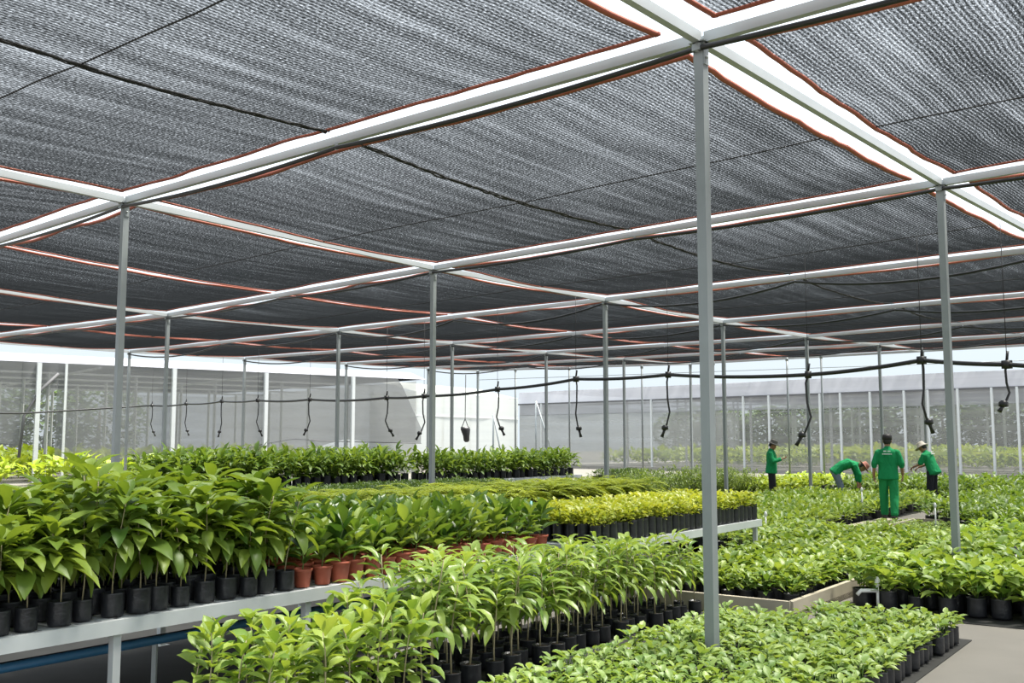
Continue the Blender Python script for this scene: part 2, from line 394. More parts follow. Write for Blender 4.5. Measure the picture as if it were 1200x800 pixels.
for i in range(-2, 2):
    for j in range(-1, 6):
        if i == -2 and j < 0: continue
        a, b, c_, d_ = ND[(i, j)], ND[(i+1, j)], ND[(i, j+1)], ND[(i+1, j+1)]
        k += 1
        lab = f'black shade net panel, {BN[j]} over {QN[i]}'
        mid0, mid1 = (a+b)/2, (c_+d_)/2
        if i == -2 or i == -1:
            panel(a, mid0, c_, mid1, 'shade_net', lab + ', outer half', 'black shade net panels of the roof', gap=(.19, .09, .27, .18), seed=k, nu=18)
            panel(mid0, b, mid1, d_, 'shade_net', lab + ', inner half', 'black shade net panels of the roof', gap=(.09, .2, .27, .18), seed=k+40, nu=18)
        else:
            P = panel(a, b, c_, d_, 'shade_net', lab, 'black shade net panels of the roof', gap=(.2, .24, .27, .17), seed=k)
            mb = MB(); rr = random.Random(k); org = P(.5, .5)
            for s_ in (0, 1, 2):
                mb.tube([P(.5 + .0035*math.sin(q*.9+s_*2.1) + rr.uniform(-.0012, .0012), q/44) - org - V((0, 0, .014+rr.uniform(0, .012))) for q in range(45)], .011 if s_ < 2 else .006, 5)
            tag(mb.build('lacing_rope', M['rope'], None, org), f'black lacing rope under the net, {BN[j]} over {QN[i]}', 'rope', 'lacing ropes along the net seams')

# black irrigation hoses hung under the cross beams
HN = {0: 'closest cross beam', 1: 'second cross beam', 2: 'third cross beam', 3: 'fourth cross beam', 4: 'fifth cross beam', 5: 'sixth cross beam'}
for j in range(0, 6):
    pts = []; clips = []
    i0 = -1 if j < 1 else -2
    for i in range(i0, 2):
        a, b = ND[(i, j)], ND[(i+1, j)]
        sg = .05 if j < 2 else .2
        for h in range(2):
            p0, p1 = a.lerp(b, h/2), a.lerp(b, h/2+.5)
            s_ = sg*(.8+.4*R.random())
            for q in range(10):
                t = q/10
                pts.append(p0.lerp(p1, t) + V((0, 0, -.085 - s_*4*t*(1-t))) - VD*.05)
            clips.append(p0 - VD*.05)
    org = pts[len(pts)//2].copy(); mb = MB(); mb.tube([p-org for p in pts], .022, 6)
    o = tag(mb.build('irrigation_hose', M['rubber'], None, org), f'black irrigation hose hanging in loops below the {HN[j]}', 'hose', 'hoses under the beams')
    for cpt in clips:
        mb = MB(); mb.bar(cpt-org+V((0, 0, -.11)), cpt-org+V((0, 0, -.04)), .03, .012); mb.build('hanger_clip', M['beam'], o, smooth=False)

# thin posts carrying the far edge of the net
for q, (px, py, yb) in enumerate([(604, 432, 540), (667, 430, 540), (752, 428, 545), (836, 424, 545), (922, 419, 540), (962, 416, 540)]):
    a, b = ND[(-2, 6)], ND[(0, 6)]
    p = on_line(px, py, a, b)
    t = empty('edge_post', (p.x, p.y, 0), 0, f'thin steel post, {ORD[q]} along the far edge of the roof net', 'post', 'thin posts of the far roof edge')
    mb = MB(); mb.tube([(0, 0, 0), (0, 0, p.z)], .035, 8); mb.build('shaft', M['steel'], t)
    mb = MB(); mb.lathe([(.05, p.z-.12), (.055, p.z-.06), (.05, p.z)], 8); mb.build('cap', M['steel'], t)

# ------------------------------------------------------------------ plants
def mk_bag(r, h, rnd, mi=0, soil=1):
    mb = MB(); 
    mb.lathe([(r*.93, 0), (r, .02*h/.2), (r*1.02, h*.5), (r*1.0, h*.94), (r*1.03, h), (r*.93, h), (r*.90, h*.9)], 14, mi=mi, wob=.02, rnd=rnd)
    mb.lathe([(r*.9, h*.86), (r*.9, h*.9), (r*.4, h*.93)], 12, mi=soil)
    return mb
def mk_pot(r, h):
    mb = MB(); mb.lathe([(r*.74, 0), (r*.76, .004), (r*.96, h*.84), (r*1.04, h*.85), (r*1.08, h*.99), (r*1.02, h), (r*.95, h*.98), (r*.92, h*.88)], 18)
    mb.lathe([(r*.9, h*.84), (r*.9, h*.87), (r*.3, h*.9)], 12, mi=1)
    return mb
def fol_whorl(rnd, z0, h, n, ln, wd, el=(.9, -.2), droop=(.6, 1.3), bare=.35, seg=4, fold=.22, mb=None, lean=.08, stem_r=.006, branches=0, tintlo=.15, tinthi=.8):
    """leaves spiralling up a stem; returns foliage and stem builders"""
    fb = mb or MB(); sb = MB()
    lx, ly = rnd.uniform(-lean, lean), rnd.uniform(-lean, lean)
    def axis(t): return V((lx*t*t*h*1.5 + .012*math.sin(t*5+lx*40), ly*t*t*h*1.5, z0 + h*t))
    sb.tube([axis(t/6) for t in range(7)], [stem_r*(1-.09*t) for t in range(7)], 6)
    for q in range(n):
        t = bare + (1-bare)*(q+.5)/n*1.0; az = q*2.4 + rnd.uniform(-.5, .5)
        f_ = (t-bare)/(1-bare)
        e_ = el[1] + (el[0]-el[1])*f_ + rnd.uniform(-.25, .25)
        Ls = ln*rnd.uniform(.75, 1.15)*(1-.25*max(0, f_-.8)/.2)
        tint = tintlo + (tinthi-tintlo)*rnd.random()
        if f_ > .85 and rnd.random() < .4: tint = min(1, tint+.25)
        fb.leaf(axis(min(1, t)), az, e_, Ls, Ls*wd*rnd.uniform(.85, 1.15), rnd.uniform(*droop), fold, seg, tint, twist=rnd.uniform(-.3, .3), petiole=.15)
    return fb, sb
def fol_clump(rnd, z0, h, n, ln, wd, spread, seg=2, el=(.1, 1.0), droop=(.3, .9), fold=.2, tl=.1, th=.9):
    """a low bushy clump: several short twigs each carrying leaves"""
    fb = MB()
    for q in range(n):
        a = rnd.uniform(0, 2*pi); rr = spread*math.sqrt(rnd.random()); t = rnd.random()**.7
        base = V((math.cos(a)*rr*.75, math.sin(a)*rr*.75, z0 + h*t*(1-.25*(rr/spread)**2)))
        Ls = ln*rnd.uniform(.7, 1.2)
        fb.leaf(base, a+rnd.uniform(-.9, .9), rnd.uniform(*el), Ls, Ls*wd, rnd.uniform(*droop), fold, seg, rnd.uniform(tl, th), twist=rnd.uniform(-.4, .4), petiole=.1)
    for q in range(4):
        a = q*1.6 + rnd.random(); fb.tube([(0, 0, z0*.8), (math.cos(a)*spread*.25, math.sin(a)*spread*.25, z0+h*.45), (math.cos(a)*spread*.45, math.sin(a)*spread*.45, z0+h*.85)], [.004, .003, .002], 4, tint=.1)
    return fb
def fol_fern(rnd, z0, n, ln, spread):
    fb = MB()
    for q in range(n):
        a = q*2.4 + rnd.uniform(-.3, .3); e = rnd.uniform(.55, 1.25); p = V((0, 0, z0)); st = ln*rnd.uniform(.8, 1.1)/9; tint = rnd.uniform(.1, .9)
        for s_ in range(9):
            d = V((math.cos(a)*math.cos(e), math.sin(a)*math.cos(e), math.sin(e)))
            p = p + d*st; e -= .17
            if s_ < 1: continue
            w_ = ln*.26*math.sin(pi*(s_+.6)/10)
            for sg in (-1, 1):
                for o_ in (0, .5):
                    fb.leaf(p + d*st*o_, a + sg*1.15, e*.3+.1, w_, w_*.28, .5, .1, 2, tint, petiole=0)
    return fb
def fol_bush(rnd, z0, h, n, ln, wd, spread):
    fb = MB()
    tw = []
    for q in range(12):
        a = q*2.4; e = rnd.uniform(.7, 1.4); tip = V((math.cos(a)*spread*rnd.uniform(.5, 1), math.sin(a)*spread*rnd.uniform(.5, 1), z0 + h*rnd.uniform(.65, 1)))
        tw.append((V((0, 0, z0)), tip)); fb.tube([(0, 0, z0), (tip.x*.45, tip.y*.45, z0+(tip.z-z0)*.6), tip], [.006, .004, .002], 4, tint=.1)
    for q in range(n):
        b, t_ = rnd.choice(tw); t = rnd.uniform(.2, 1)
        p = V((t_.x*t*t**.3, t_.y*t*t**.3, z0 + (t_.z-z0)*t))
        Ls = ln*rnd.uniform(.7, 1.2)
        fb.leaf(p, rnd.uniform(0, 2*pi), rnd.uniform(-.1, 1.1), Ls, Ls*wd, rnd.uniform(.2, .8), .15, 2, rnd.uniform(.1, .9))
    return fb

def variants(nv, make):
    """make(rnd) -> list of (part name, builder, materials)"""
    out = []
    for q in range(nv):
        rnd = random.Random(100*nv + q*17 + len(bpy.data.meshes))
        out.append([(nm, b.mesh(nm, ms)) for nm, b, ms in make(rnd)])
    return out
def merged(nv, make, nm):
    out = []
    for q in range(nv):
        rnd = random.Random(300*nv + q*13 + len(bpy.data.meshes))
        allb = MB(); mats = []
        for _, b, ms in make(rnd):
            ms = ms if isinstance(ms, (list, tuple)) else [ms]
            o = len(allb.v); k0 = len(mats); mats += ms
            allb.v += b.v; allb.t += b.t; allb.f += [tuple(i+o for i in f) for f in b.f]; allb.m += [i+k0 for i in b.m]
        out.append(allb.mesh(nm, mats))
    return out
BS = [M['bag'], M['soil']]
def T_tall(r):
    z = .19; z = .16; f, s = fol_whorl(r, z, r.uniform(.50, .74), 28, .27, .38, (1.0, -.5), (.6, 1.4), r.uniform(.42, .54), lean=.14)
    return [('poly_bag', mk_bag(.08, .17, r), BS), ('stem', s, M['stem']), ('foliage', f, L['tall'])]
def T_broad(r):
    f, s = fol_whorl(r, .13, r.uniform(.24, .32), 17, .19, .48, (1.25, .35), (.2, .8), .08, fold=.3, tintlo=.0, tinthi=.75)
    return [('pot', mk_pot(.082, .155), [M['pot'], M['soil']]), ('stem', s, M['gstem']), ('foliage', f, L['broad' if r.random() < .7 else 'bed'])]
def T_lance(r):
    f, s = fol_whorl(r, .13, r.uniform(.58, .76), 24, .235, .27, (.9, -.35), (.7, 1.5), .46, fold=.2, stem_r=.0075)
    return [('poly_bag', mk_bag(.075, .14, r), BS), ('stem', s, M['stem']), ('foliage', f, L['lance'])]
def T_round(r):
    f, s = fol_whorl(r, .13, r.uniform(.5, .62), 26, .15, .5, (1.0, -.2), (.4, 1.1), .2, fold=.22)
    return [('poly_bag', mk_bag(.075, .14, r), BS), ('stem', s, M['stem']), ('foliage', f, L['round'])]
def T_tray(r):
    f = fol_clump(r, .13, .12, 26, .075, .6, .075, 3, (.1, .9))
    return [('poly_bag', mk_bag(.055, .14, r), BS), ('foliage', f, L['tray'])]
def T_bed(r):
    f = fol_clump(r, .12, .18, 40, .105, .52, .12, 3, (.0, 1.0))
    return [('poly_bag', mk_bag(.075, .13, r), BS), ('foliage', f, L['bed'])]
def T_bedb(r):
    f = fol_clump(r, .14, .26, 40, .15, .48, .14, 3, (-.1, 1.0))
    return [('poly_bag', mk_bag(.08, .16, r), BS), ('foliage', f, L['bedb'])]
def T_yellow(r):
    f = fol_clump(r, .17, .15, 44, .075, .6, .085, 2, (-.1, 1.0))
    return [('poly_bag', mk_bag(.057, .19, r), BS), ('foliage', f, L['yellow'])]
def T_fern(r):
    f = fol_fern(r, .14, 12, .42, .2)
    return [('poly_bag', mk_bag(.09, .16, r), BS), ('foliage', f, L['fern'])]
def T_far(r):
    f = fol_clump(r, .13, .19, 60, .13, .5, .25, 2, (-.1, 1.1))
    return [('poly_bag', mk_bag(.11, .16, r), BS), ('foliage', f, L['bed'])]
def T_farb(r):
    f = fol_clump(r, .16, .32, 66, .14, .5, .27, 2, (-.1, 1.1))
    return [('poly_bag', mk_bag(.11, .18, r), BS), ('foliage', f, L['mid'])]
def T_low(r):
    f = fol_clump(r, .10, .13, 54, .06, .5, .15, 2, (.1, 1.3))
    return [('poly_bag', mk_bag(.08, .11, r), BS), ('foliage', f, L['dark'])]
def T_rear(r):
    f = fol_clump(r, .22, .5, 54, .24, .34, .2, 3, (-.3, 1.3), (.6, 1.5))
    return [('poly_bag', mk_bag(.10, .22, r), BS), ('foliage', f, L['mid'])]
def T_bush(r):
    f = fol_bush(r, .16, .74, 330, .085, .36, .42)
    return [('poly_bag', mk_bag(.12, .2, r), BS), ('foliage', f, L['bush'])]
def T_bright(r):
    f = fol_clump(r, .12, .4, 46, .22, .6, .3, 2, (-.1, 1.1))
    return [('poly_bag', mk_bag(.12, .16, r), BS), ('foliage', f, L['bright'])]

def fs(p): return SCALE(p) if SCALE else 1
SCALE = None
def place(var, name, p, rz, scl, label, cat, group):
    if isinstance(var, list):
        t = empty(name, p, rz, label, cat, group); scl *= fs(p); t.scale = (scl, scl, scl)
        for nm, me in var: link(nm, me, t)
    else:
        t = link(name, var, None, p); t.rotation_euler = (0, 0, rz); t.scale = (scl, scl, scl); tag(t, label, cat, group)
    return t
def rows(vs, name, s0, s1, ds, r0, dr, nr, z, desc, front, cat, group, scl=(.85, 1.15), jit=.12, ordinal=(), skip=None, zfun=None):
    """rows run along the bench; row 0 is the front row"""
    n_ = 0
    for k in range(nr):
        ns = int(round((s1-s0)/ds))
        for q in range(ns):
            s = s0 + (q+.5)*ds + R.uniform(-jit, jit)*ds; r = r0 - k*dr + R.uniform(-jit, jit)*dr
            p = W(s, r, z)
            if (skip and skip(s, r)) or any((p.x-c.x)**2 + (p.y-c.y)**2 < .02 for c in ND.values()): continue
            if k in ordinal:
                lab = f'{desc}, {ORD[q]} from near end, {ORD[k]} row'
            else:
                lab = f'{desc}, {ORD[k]} row from {front}'
            place(vs[R.randrange(len(vs))], name, p, R.uniform(0, 2*pi), R.uniform(*scl), lab, cat, group + f', {ORD[k]} row')
            n_ += 1
    return n_

# benches --------------------------------------------------------------
def bench(label, s0, s1, r0, depth, z, legs, pipes=True, m='bench', lower=False):
    """metal bench; front edge at r0, runs from s0 to s1"""
    ln = s1-s0
    t = empty('plant_bench', W(s0, r0), ROT, label, 'bench')
    def pt(s, r, zz): return V((r, s, zz))
    mb = MB()
    mb.bar(pt(0, 0, z-.045), pt(ln, 0, z-.045), .04, .085); mb.bar(pt(0, -depth, z-.045), pt(ln, -depth, z-.045), .04, .085)
    mb.bar(pt(0, 0, z-.045), pt(0, -depth, z-.045), .04, .08); mb.bar(pt(ln, 0, z-.045), pt(ln, -depth, z-.045), .04, .08)
    mb.build('frame', M[m], t, smooth=False)
    mb = MB(); ns = int(ln/.12)
    for q in range(ns): mb.bar(pt((q+.5)*ln/ns, -.02, z-.012), pt((q+.5)*ln/ns, -depth+.02, z-.012), .085, .012)
    mb.build('slatted_top', M[m], t, smooth=False)
    for q in range(legs):
        s = .12 + (ln-.24)*q/(legs-1)
        for r in (-.03, -depth+.03):
            mb = MB(); mb.bar(pt(s, r, 0), pt(s, r, z-.09), .05, .05, up=V((0, 1, 0))); mb.box(pt(s, r, .005), (.1, .1, .01))
            mb.build('leg', M[m], t, smooth=False)
        mb = MB(); mb.bar(pt(s, -.05, z-.1), pt(s, -depth+.05, z-.1), .03, .03); mb.build('cross_bar', M[m], t, smooth=False)
    if lower:
        mb = MB(); mb.bar(pt(0, -.03, .28), pt(ln, -.03, .28), .03, .03); mb.bar(pt(0, -depth+.03, .28), pt(ln, -depth+.03, .28), .03, .03); mb.build('lower_rail', M[m], t, smooth=False)
    return t
bench('long grey metal bench carrying saplings in black bags and terracotta pots', .4, 8.15, -5.44, 1.75, .6, 6)
bench('grey metal bench edged with yellow-green seedlings in black bags', 8.55, 12.75, -5.2, 1.75, .62, 4, lower=True)
bench('metal bench carrying feathery yellow-green ferns', 8.3, 16.5, -8.6, 1.7, .55, 5)
bench('grey metal bench carrying low dark seedlings behind the leafy saplings', 8.2, 17.6, -12.5, 1.8, .6, 6)
bench('metal bench carrying tall leafy plants in front of the grey curtain', 12.0, 19.4, -17.0, 1.8, .62, 5)
bench('metal bench carrying bushy dark plants beyond the fern bench', 19.5, 26.2, -16.4, 1.5, .62, 4)
bench('small pale bench carrying a tray of seedlings beyond the ferns', 25.2, 27.6, -14.6, 1.2, .5, 3)

vt = variants(6, T_tall); vb = variants(8, T_broad); vl = variants(6, T_lance); vr = variants(5, T_round)
vtr = variants(5, T_tray); vbd = variants(6, T_bed); vbb = variants(6, T_bedb); vy = variants(5, T_yellow); vf = variants(4, T_fern)
mfar = merged(5, T_far, 'potted_shrub'); mfarb = merged(5, T_farb, 'potted_shrub'); mlow = merged(4, T_low, 'potted_cushion')
mrear = merged(5, T_rear, 'potted_plant'); mbush = merged(4, T_bush, 'potted_bush'); mbright = merged(4, T_bright, 'potted_bush')
mtr = merged(4, T_tray, 'seedling')

rows(vt, 'potted_sapling', .7, 4.95, .172, -5.55, .19, 7, .6, 'tall broad-leaved sapling in black bag', 'the long bench edge', 'plant', 'tall saplings in black bags on the long bench', (.72, .97), ordinal=(0, 1))
rows(vb, 'potted_plant', 4.97, 8.12, .178, -5.55, .2, 7, .6, 'glossy upright-leaved plant in terracotta pot', 'the long bench edge', 'plant', 'plants in terracotta pots on the long bench', (.84, 1.02), .06, ordinal=(0, 1))
SCALE = lambda p: 1.18 - .05*(p.dot(SD)-4.9)
rows(vl, 'slender_sapling', 4.95, 9.0, .2, -4.3, .2, 4, 0.02, 'slender long-leaved sapling in black bag', 'the small pale seedlings', 'plant', 'slender long-leaved saplings on the ground', (.7, .86), .2, ordinal=(0, 1))
SCALE = None
rows(vr, 'rounded_sapling', 3.3, 4.7, .19, -3.95, .2, 4, 0.02, 'light green rounded-leaf sapling in black bag', 'the path', 'plant', 'rounded-leaf saplings before the bench', (.82, 1.0), .2)
rows(vtr, 'tray_seedling', 4.6, 8.95, .165, -2.0, .165, 11, 0.02, 'small pale green seedling in black bag', 'the open path', 'seedling', 'small seedlings in front of the planter', (.8, 1.0), .15, skip=lambda s, r: s > 8.2 and r < -3.0)
rows(vbd, 'bed_seedling', 9.4, 15.5, .205, -3.62, .2, 8, .06, 'low leafy seedling in black bag', 'the concrete edging', 'seedling', 'seedlings in the concrete-edged bed', (.85, 1.15), .2)
rows(mtr, 'seedling', 15.5, 20.0, .19, -3.6, .2, 11, .0, 'tiny green seedling beyond the concrete-edged bed', 'the path', 'seedling', 'tiny seedlings beyond the concrete-edged bed', (.55, .75), .2)
rows(mtr, 'seedling', 12.9, 15.5, .2, -5.2, .2, 3, .06, 'tiny green seedling at the bench end', 'the bed', 'seedling', 'tiny seedlings at the bench end', (1.2, 1.5), .2)
rows(vbb, 'leafy_seedling', 10.1, 16.8, .25, -.6, .25, 11, .02, 'broad-leaved seedling in black bag', 'the open path', 'seedling', 'broad-leaved seedlings around the post', (.85, 1.15), .2)
rows(vy, 'yellow_seedling', 8.65, 12.7, .142, -5.29, .15, 8, .62, 'yellow-green seedling in tall black bag', 'the bench edge', 'seedling', 'yellow-green seedlings on the bench', (.9, 1.1), .06, ordinal=(0,))
rows(vf, 'potted_fern', 8.5, 16.4, .3, -8.75, .3, 6, .55, 'feathery yellow-green fern in black pot', 'the bench edge', 'fern', 'ferns on the bench', (1.1, 1.4), .15)
rows(mlow, 'potted_cushion', 8.3, 17.5, .26, -12.62, .26, 6, .6, 'low dark cushion plant in black pot', 'the bench edge', 'plant', 'low dark plants on the bench', (.9, 1.1), .15)
rows(mrear, 'potted_plant', 12.2, 19.2, .3, -17.12, .32, 5, .62, 'bushy drooping-leaf plant in black pot', 'the rear bench edge', 'plant', 'bushy plants on the rear bench', (.9, 1.1), .15)
rows(mrear, 'potted_shrub', 19.6, 26.1, .32, -16.55, .32, 4, .62, 'dense dark green plant in black pot', 'the far bench edge', 'plant', 'dense plants on the far bench', (.8, 1.0), .15)
rows(mlow, 'tray_plant', 25.3, 27.5, .24, -14.7, .24, 4, .5, 'small tray plant in black pot', 'the small pale bench edge', 'plant', 'tray plants on the small bench', (1.1, 1.3), .1)
def feet(s, r):
    for q in ((905, 589), (990, 590), (1094, 592), (1043, 612)):
        p = at(*q, 0)
        if (p - W(s, r)).length < .38: return True
    return False
rows(mfar, 'leafy_clump', 13.8, 26.6, .44, -6.3, .42, 9, .03, 'leafy green seedling clump in black bag', 'the path board', 'plant', 'seedling clumps in the bed behind the board', (.85, 1.15), .2, skip=lambda s, r: feet(s, r) or (s < 17 and r < -8.1))
rows(mfarb, 'potted_shrub', 17.6, 27.0, .46, -1.2, .42, 10, .02, 'dark green leafy clump in black bag', 'the open path', 'plant', 'dark clumps beside the walking man', (.85, 1.1), .2, skip=lambda s, r: feet(s, r) or s < 17.9 + (-2.9-r)*1.08)
rows(mbush, 'potted_bush', 19.3, 27.4, .45, -11.25, .5, 4, .02, 'tall fine-leaved bush in black pot', 'the far path', 'bush', 'fine-leaved bushes behind the man with phone', (.8, 1.1), .2)
rows(mbright, 'bright_bush', 27.9, 36, .5, -11.4, .5, 4, .02, 'bright yellow-green seedling clump in black pot', 'the far path', 'bush', 'bright clumps beyond the far path', (.7, .9), .15)
rows(mfarb, 'ground_clump', 27.4, 32.5, .5, -1.0, .5, 17, .02, 'loose green clump near the pale far path', 'the open path', 'plant', 'loose clumps near the far path', (1.0, 1.35), .25, skip=lambda s, r: feet(s, r) or R.random() < .12)

# ------------------------------------------------------------------ bed edgings, mats, pipes, stakes
def sheet(name, s0, s1, r0, r1, label, z=.008, m='cover', cat='ground cover'):
    mb = MB(); a = [W(s0, r0), W(s1, r0), W(s1, r1), W(s0, r1)]; c = sum(a, V())/4
    vs = [p-c for p in a] + [p-c+V((0, 0, z)) for p in a]
    mb.add(vs, [(0, 1, 2, 3), (7, 6, 5, 4), (0, 4, 5, 1), (1, 5, 6, 2), (2, 6, 7, 3), (3, 7, 4, 0)])
    return tag(mb.build(name, M[m], None, c, smooth=False), label, cat, None, 'structure')
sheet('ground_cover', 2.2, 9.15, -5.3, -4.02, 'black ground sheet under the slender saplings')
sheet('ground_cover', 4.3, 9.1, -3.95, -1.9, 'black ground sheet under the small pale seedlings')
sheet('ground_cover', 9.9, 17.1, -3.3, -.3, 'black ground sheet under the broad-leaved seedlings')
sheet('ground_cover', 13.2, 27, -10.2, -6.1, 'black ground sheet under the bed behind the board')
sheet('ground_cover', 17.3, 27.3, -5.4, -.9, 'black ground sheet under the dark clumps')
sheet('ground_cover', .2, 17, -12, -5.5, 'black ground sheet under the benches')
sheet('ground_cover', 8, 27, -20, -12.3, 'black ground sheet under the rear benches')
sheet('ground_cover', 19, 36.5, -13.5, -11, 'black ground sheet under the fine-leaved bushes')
def planter(label, s0, s1, r0, r1, h=.17):
    t = empty('planter_edging', W(s0, r0), ROT, label, 'planter')
    for a, b in (((0, 0), (s1-s0, 0)), ((0, r1-r0), (s1-s0, r1-r0)), ((0, 0), (0, r1-r0)), ((s1-s0, 0), (s1-s0, r1-r0))):
        mb = MB(); mb.bar((a[1], a[0], h/2), (b[1], b[0], h/2), .05, h); mb.build('edge_board', M['board'], t, smooth=False)
    mb = MB(); mb.box(((r1-r0)/2, (s1-s0)/2, .03), (r1-r0-.05, s1-s0-.05, .06)); mb.build('soil_fill', M['soil'], t, smooth=False)
    return t
planter('low pale concrete edging around the leafy seedling bed', 9.15, 20.2, -3.46, -5.15)
def board(name, pts, label, w=.22, h=.1, m='board'):
    c = sum(pts, V())/len(pts); mb = MB()
    for a, b in zip(pts, pts[1:]): mb.bar(a-c+V((0, 0, h/2)), b-c+V((0, 0, h/2)), w, h)
    return tag(mb.build(name, M[m], None, c, smooth=False), label, 'path edging')
board('path_board', [W(12.9, -5.95), W(20.9, -5.82)], 'pale board path beside the walking man', .28)
board('path_board', [W(20, -10.5), W(31.5, -10.6)], 'pale concrete edging under the man with phone', .3, .14)
board('path_board', [W(20.3, -5.45), W(17.5, -2.9), W(17.3, -.8)], 'pale edging along the near side of the dark clumps', .1, .06)

def pipe(name, pts, r, m, label, cat, sup=()):
    c = V(pts[0]); mb = MB(); mb.tube([V(p)-c for p in pts], r, 8)
    o = tag(mb.build(name, M[m], None, c), label, cat)
    for p in sup:
        mb = MB(); mb.bar(V((p.x, p.y, 0))-c, V(p)-c, .03, .03, up=V((0, 1, 0))); mb.build('support', M['bench'], o, smooth=False)
    return o
pipe('water_pipe', [W(.4, -6.05, .3), W(8.2, -6.05, .3)], .03, 'pipe', 'blue plastic pipe running beneath the long bench', 'pipe', [W(s, -6.05, .28) for s in (1.5, 4.2, 6.8)])
pipe('water_pipe', [W(.4, -6.5, .22), W(8.2, -6.5, .22)], .02, 'rubber', 'black pipe running beneath the long bench', 'pipe', [W(s, -6.5, .2) for s in (1.5, 4.2, 6.8)])
p = at(622, 640, .62)
pipe('marker_tube', [V((p.x, p.y, 0)), V((p.x, p.y, 1.06))], .016, 'teal', 'upright teal plastic tube between the terracotta pots and yellow seedlings', 'tube')
stk = [(898, 600, 634, 'by the end of the yellow seedling bench'), (1011, 572, 609, 'between bending man and walking man'), (1097, 590, 624, 'in front of the dark clumps'),
       (1122, 589, 624, 'beside the post near dark clumps'), (1033, 624, 652, 'in the middle of the concrete-edged bed'), (1029, 676, 709, 'at the corner of the broad-leaved seedlings'),
       (916, 660, 694, 'at the front corner of concrete edging'), (1192, 641, 688, 'with dark cap among the broad-leaved seedlings')]
for px, yt, yb, where in stk:
    p = at(px, yb, .06); dist = p.y; ztop = EYE - (yt-516)*dist/F
    t = empty('sprinkler_stake', (p.x, p.y, 0), 0, f'thin white upright pipe {where}', 'pipe', 'white riser pipes in the beds')
    mb = MB(); mb.tube([(0, 0, 0), (0, 0, ztop)], .014, 7); mb.build('riser', M['wpipe'], t)
    dark = px == 1192
    mb = MB(); mb.lathe([(.016, ztop-.05), (.026, ztop-.04), (.026, ztop), (.016, ztop+.03), (.006, ztop+.04)], 8); mb.build('sprinkler_head', M['rubber'] if dark else M['wpipe'], t)
    if px == 1029:
        mb = MB(); mb.tube([(0, 0, .2), (-.16, 0, .2), (-.2, 0, .16)], .02, 7); mb.build('side_arm', M['wpipe'], t)

# ------------------------------------------------------------------ sprinkler line hung across the house
A_, B_ = (7.4, 12.25), (-13.0, 38.1)
att = [(1260, 430), (1180, 427), (1080, 422), (947, 439), (783, 439), (675, 444), (583, 456), (497, 464), (453, 466), (363, 468), (302, 469), (260, 470), (218, 473), (178, 475)]
ap = [on_line(x, y, A_, B_) for x, y in att]
pts = []
for a, b in zip(ap, ap[1:]):
    for q in range(8):
        t = q/8; pts.append(a.lerp(b, t) - V((0, 0, .05*4*t*(1-t)*((b-a).length/4))))
e0 = ap[-1]
for q, p in enumerate((V((-18.2, 37.2, 2.66)), V((-24.0, 34.6, 2.62)))):
    pts += [e0.lerp(p, t/6) for t in range(6)]; e0 = p
pts.append(e0); org = pts[40].copy()
mb = MB(); mb.tube([p-org for p in pts], .032, 7)
sl = tag(mb.build('sprinkler_hose', M['rubber'], None, org), 'long black supply hose sagging across the house with drop sprinklers on it', 'hose')
drops = {1180: (482, 'at the open end'), 1080: (507, ''), 947: (522, ''), 783: (512, ''), 675: (512, ''), 583: (510, ''), 497: (515, ''), 453: (511, ''), 363: (510, ''), 302: (511, ''), 260: (512, ''), 218: (510, ''), 178: (511, '')}
kx = 0
for (x, y), p in zip(att, ap):
    if x not in drops: continue
    zb = on_line(x, drops[x][0], A_, B_).z; ln = p.z - zb
    wh = f'{ORD[kx]} one along the hose, counted from the walking workers\' side'; kx += 1
    t = empty('drop_sprinkler', p, R.uniform(-.6, .6), f'black drop sprinkler on its tube, {ORD[kx-1]} along the hose from the workers\' side', 'sprinkler', 'drop sprinklers on the supply hose')
    sw = R.uniform(.05, .14)*R.choice((-1, 1)); 
    path = [(0, 0, .02), (sw*.3, 0, -.12*ln), (sw*.2, 0, -.4*ln), (-sw*.2, 0, -.6*ln), (sw*.5, 0, -.8*ln), (sw*.9, 0, -.88*ln)]
    mb = MB(); mb.tube(path, .017, 6); mb.build('drop_tube', M['rubber'], t)
    mb = MB(); mb.lathe([(.03, -.03), (.06, -.02), (.06, .03), (.03, .06)], 8, c=(sw*.9, 0, -.86*ln)); mb.build('valve', M['rubber'], t)
    mb = MB(); e_ = V((sw*.9, 0, -.86*ln)); f_ = V((sw*1.6, 0, -1.0*ln)); mb.tube([e_, e_.lerp(f_, .5), f_], [.03, .022, .032], 8); mb.build('nozzle', M['rubber'], t)
    mb = MB(); mb.bar((-.05, 0, .0), (.05, 0, .0), .09, .11); mb.tube([(0, 0, .05), (.02, 0, .18)], .02, 6); mb.build('hose_clamp', M['rubber'], t)
    mb = MB(); mb.tube([(0, 0, .15), (0, 0, max(.2, ZT-.05-p.z))], .005, 4); mb.build('hanging_wire', M['rope'], t)
a, b = ND[(-2, 6)] + V((0, .05, -.40)), ND[(1, 6)] + V((0, .05, -.55))
mb = MB(); mb.tube([V((0, 0, 0)), b-a], .012, 4); tag(mb.build('steel_wire', M['steel'], None, a), 'thin grey wire stretched below the far edge of the roof', 'wire')

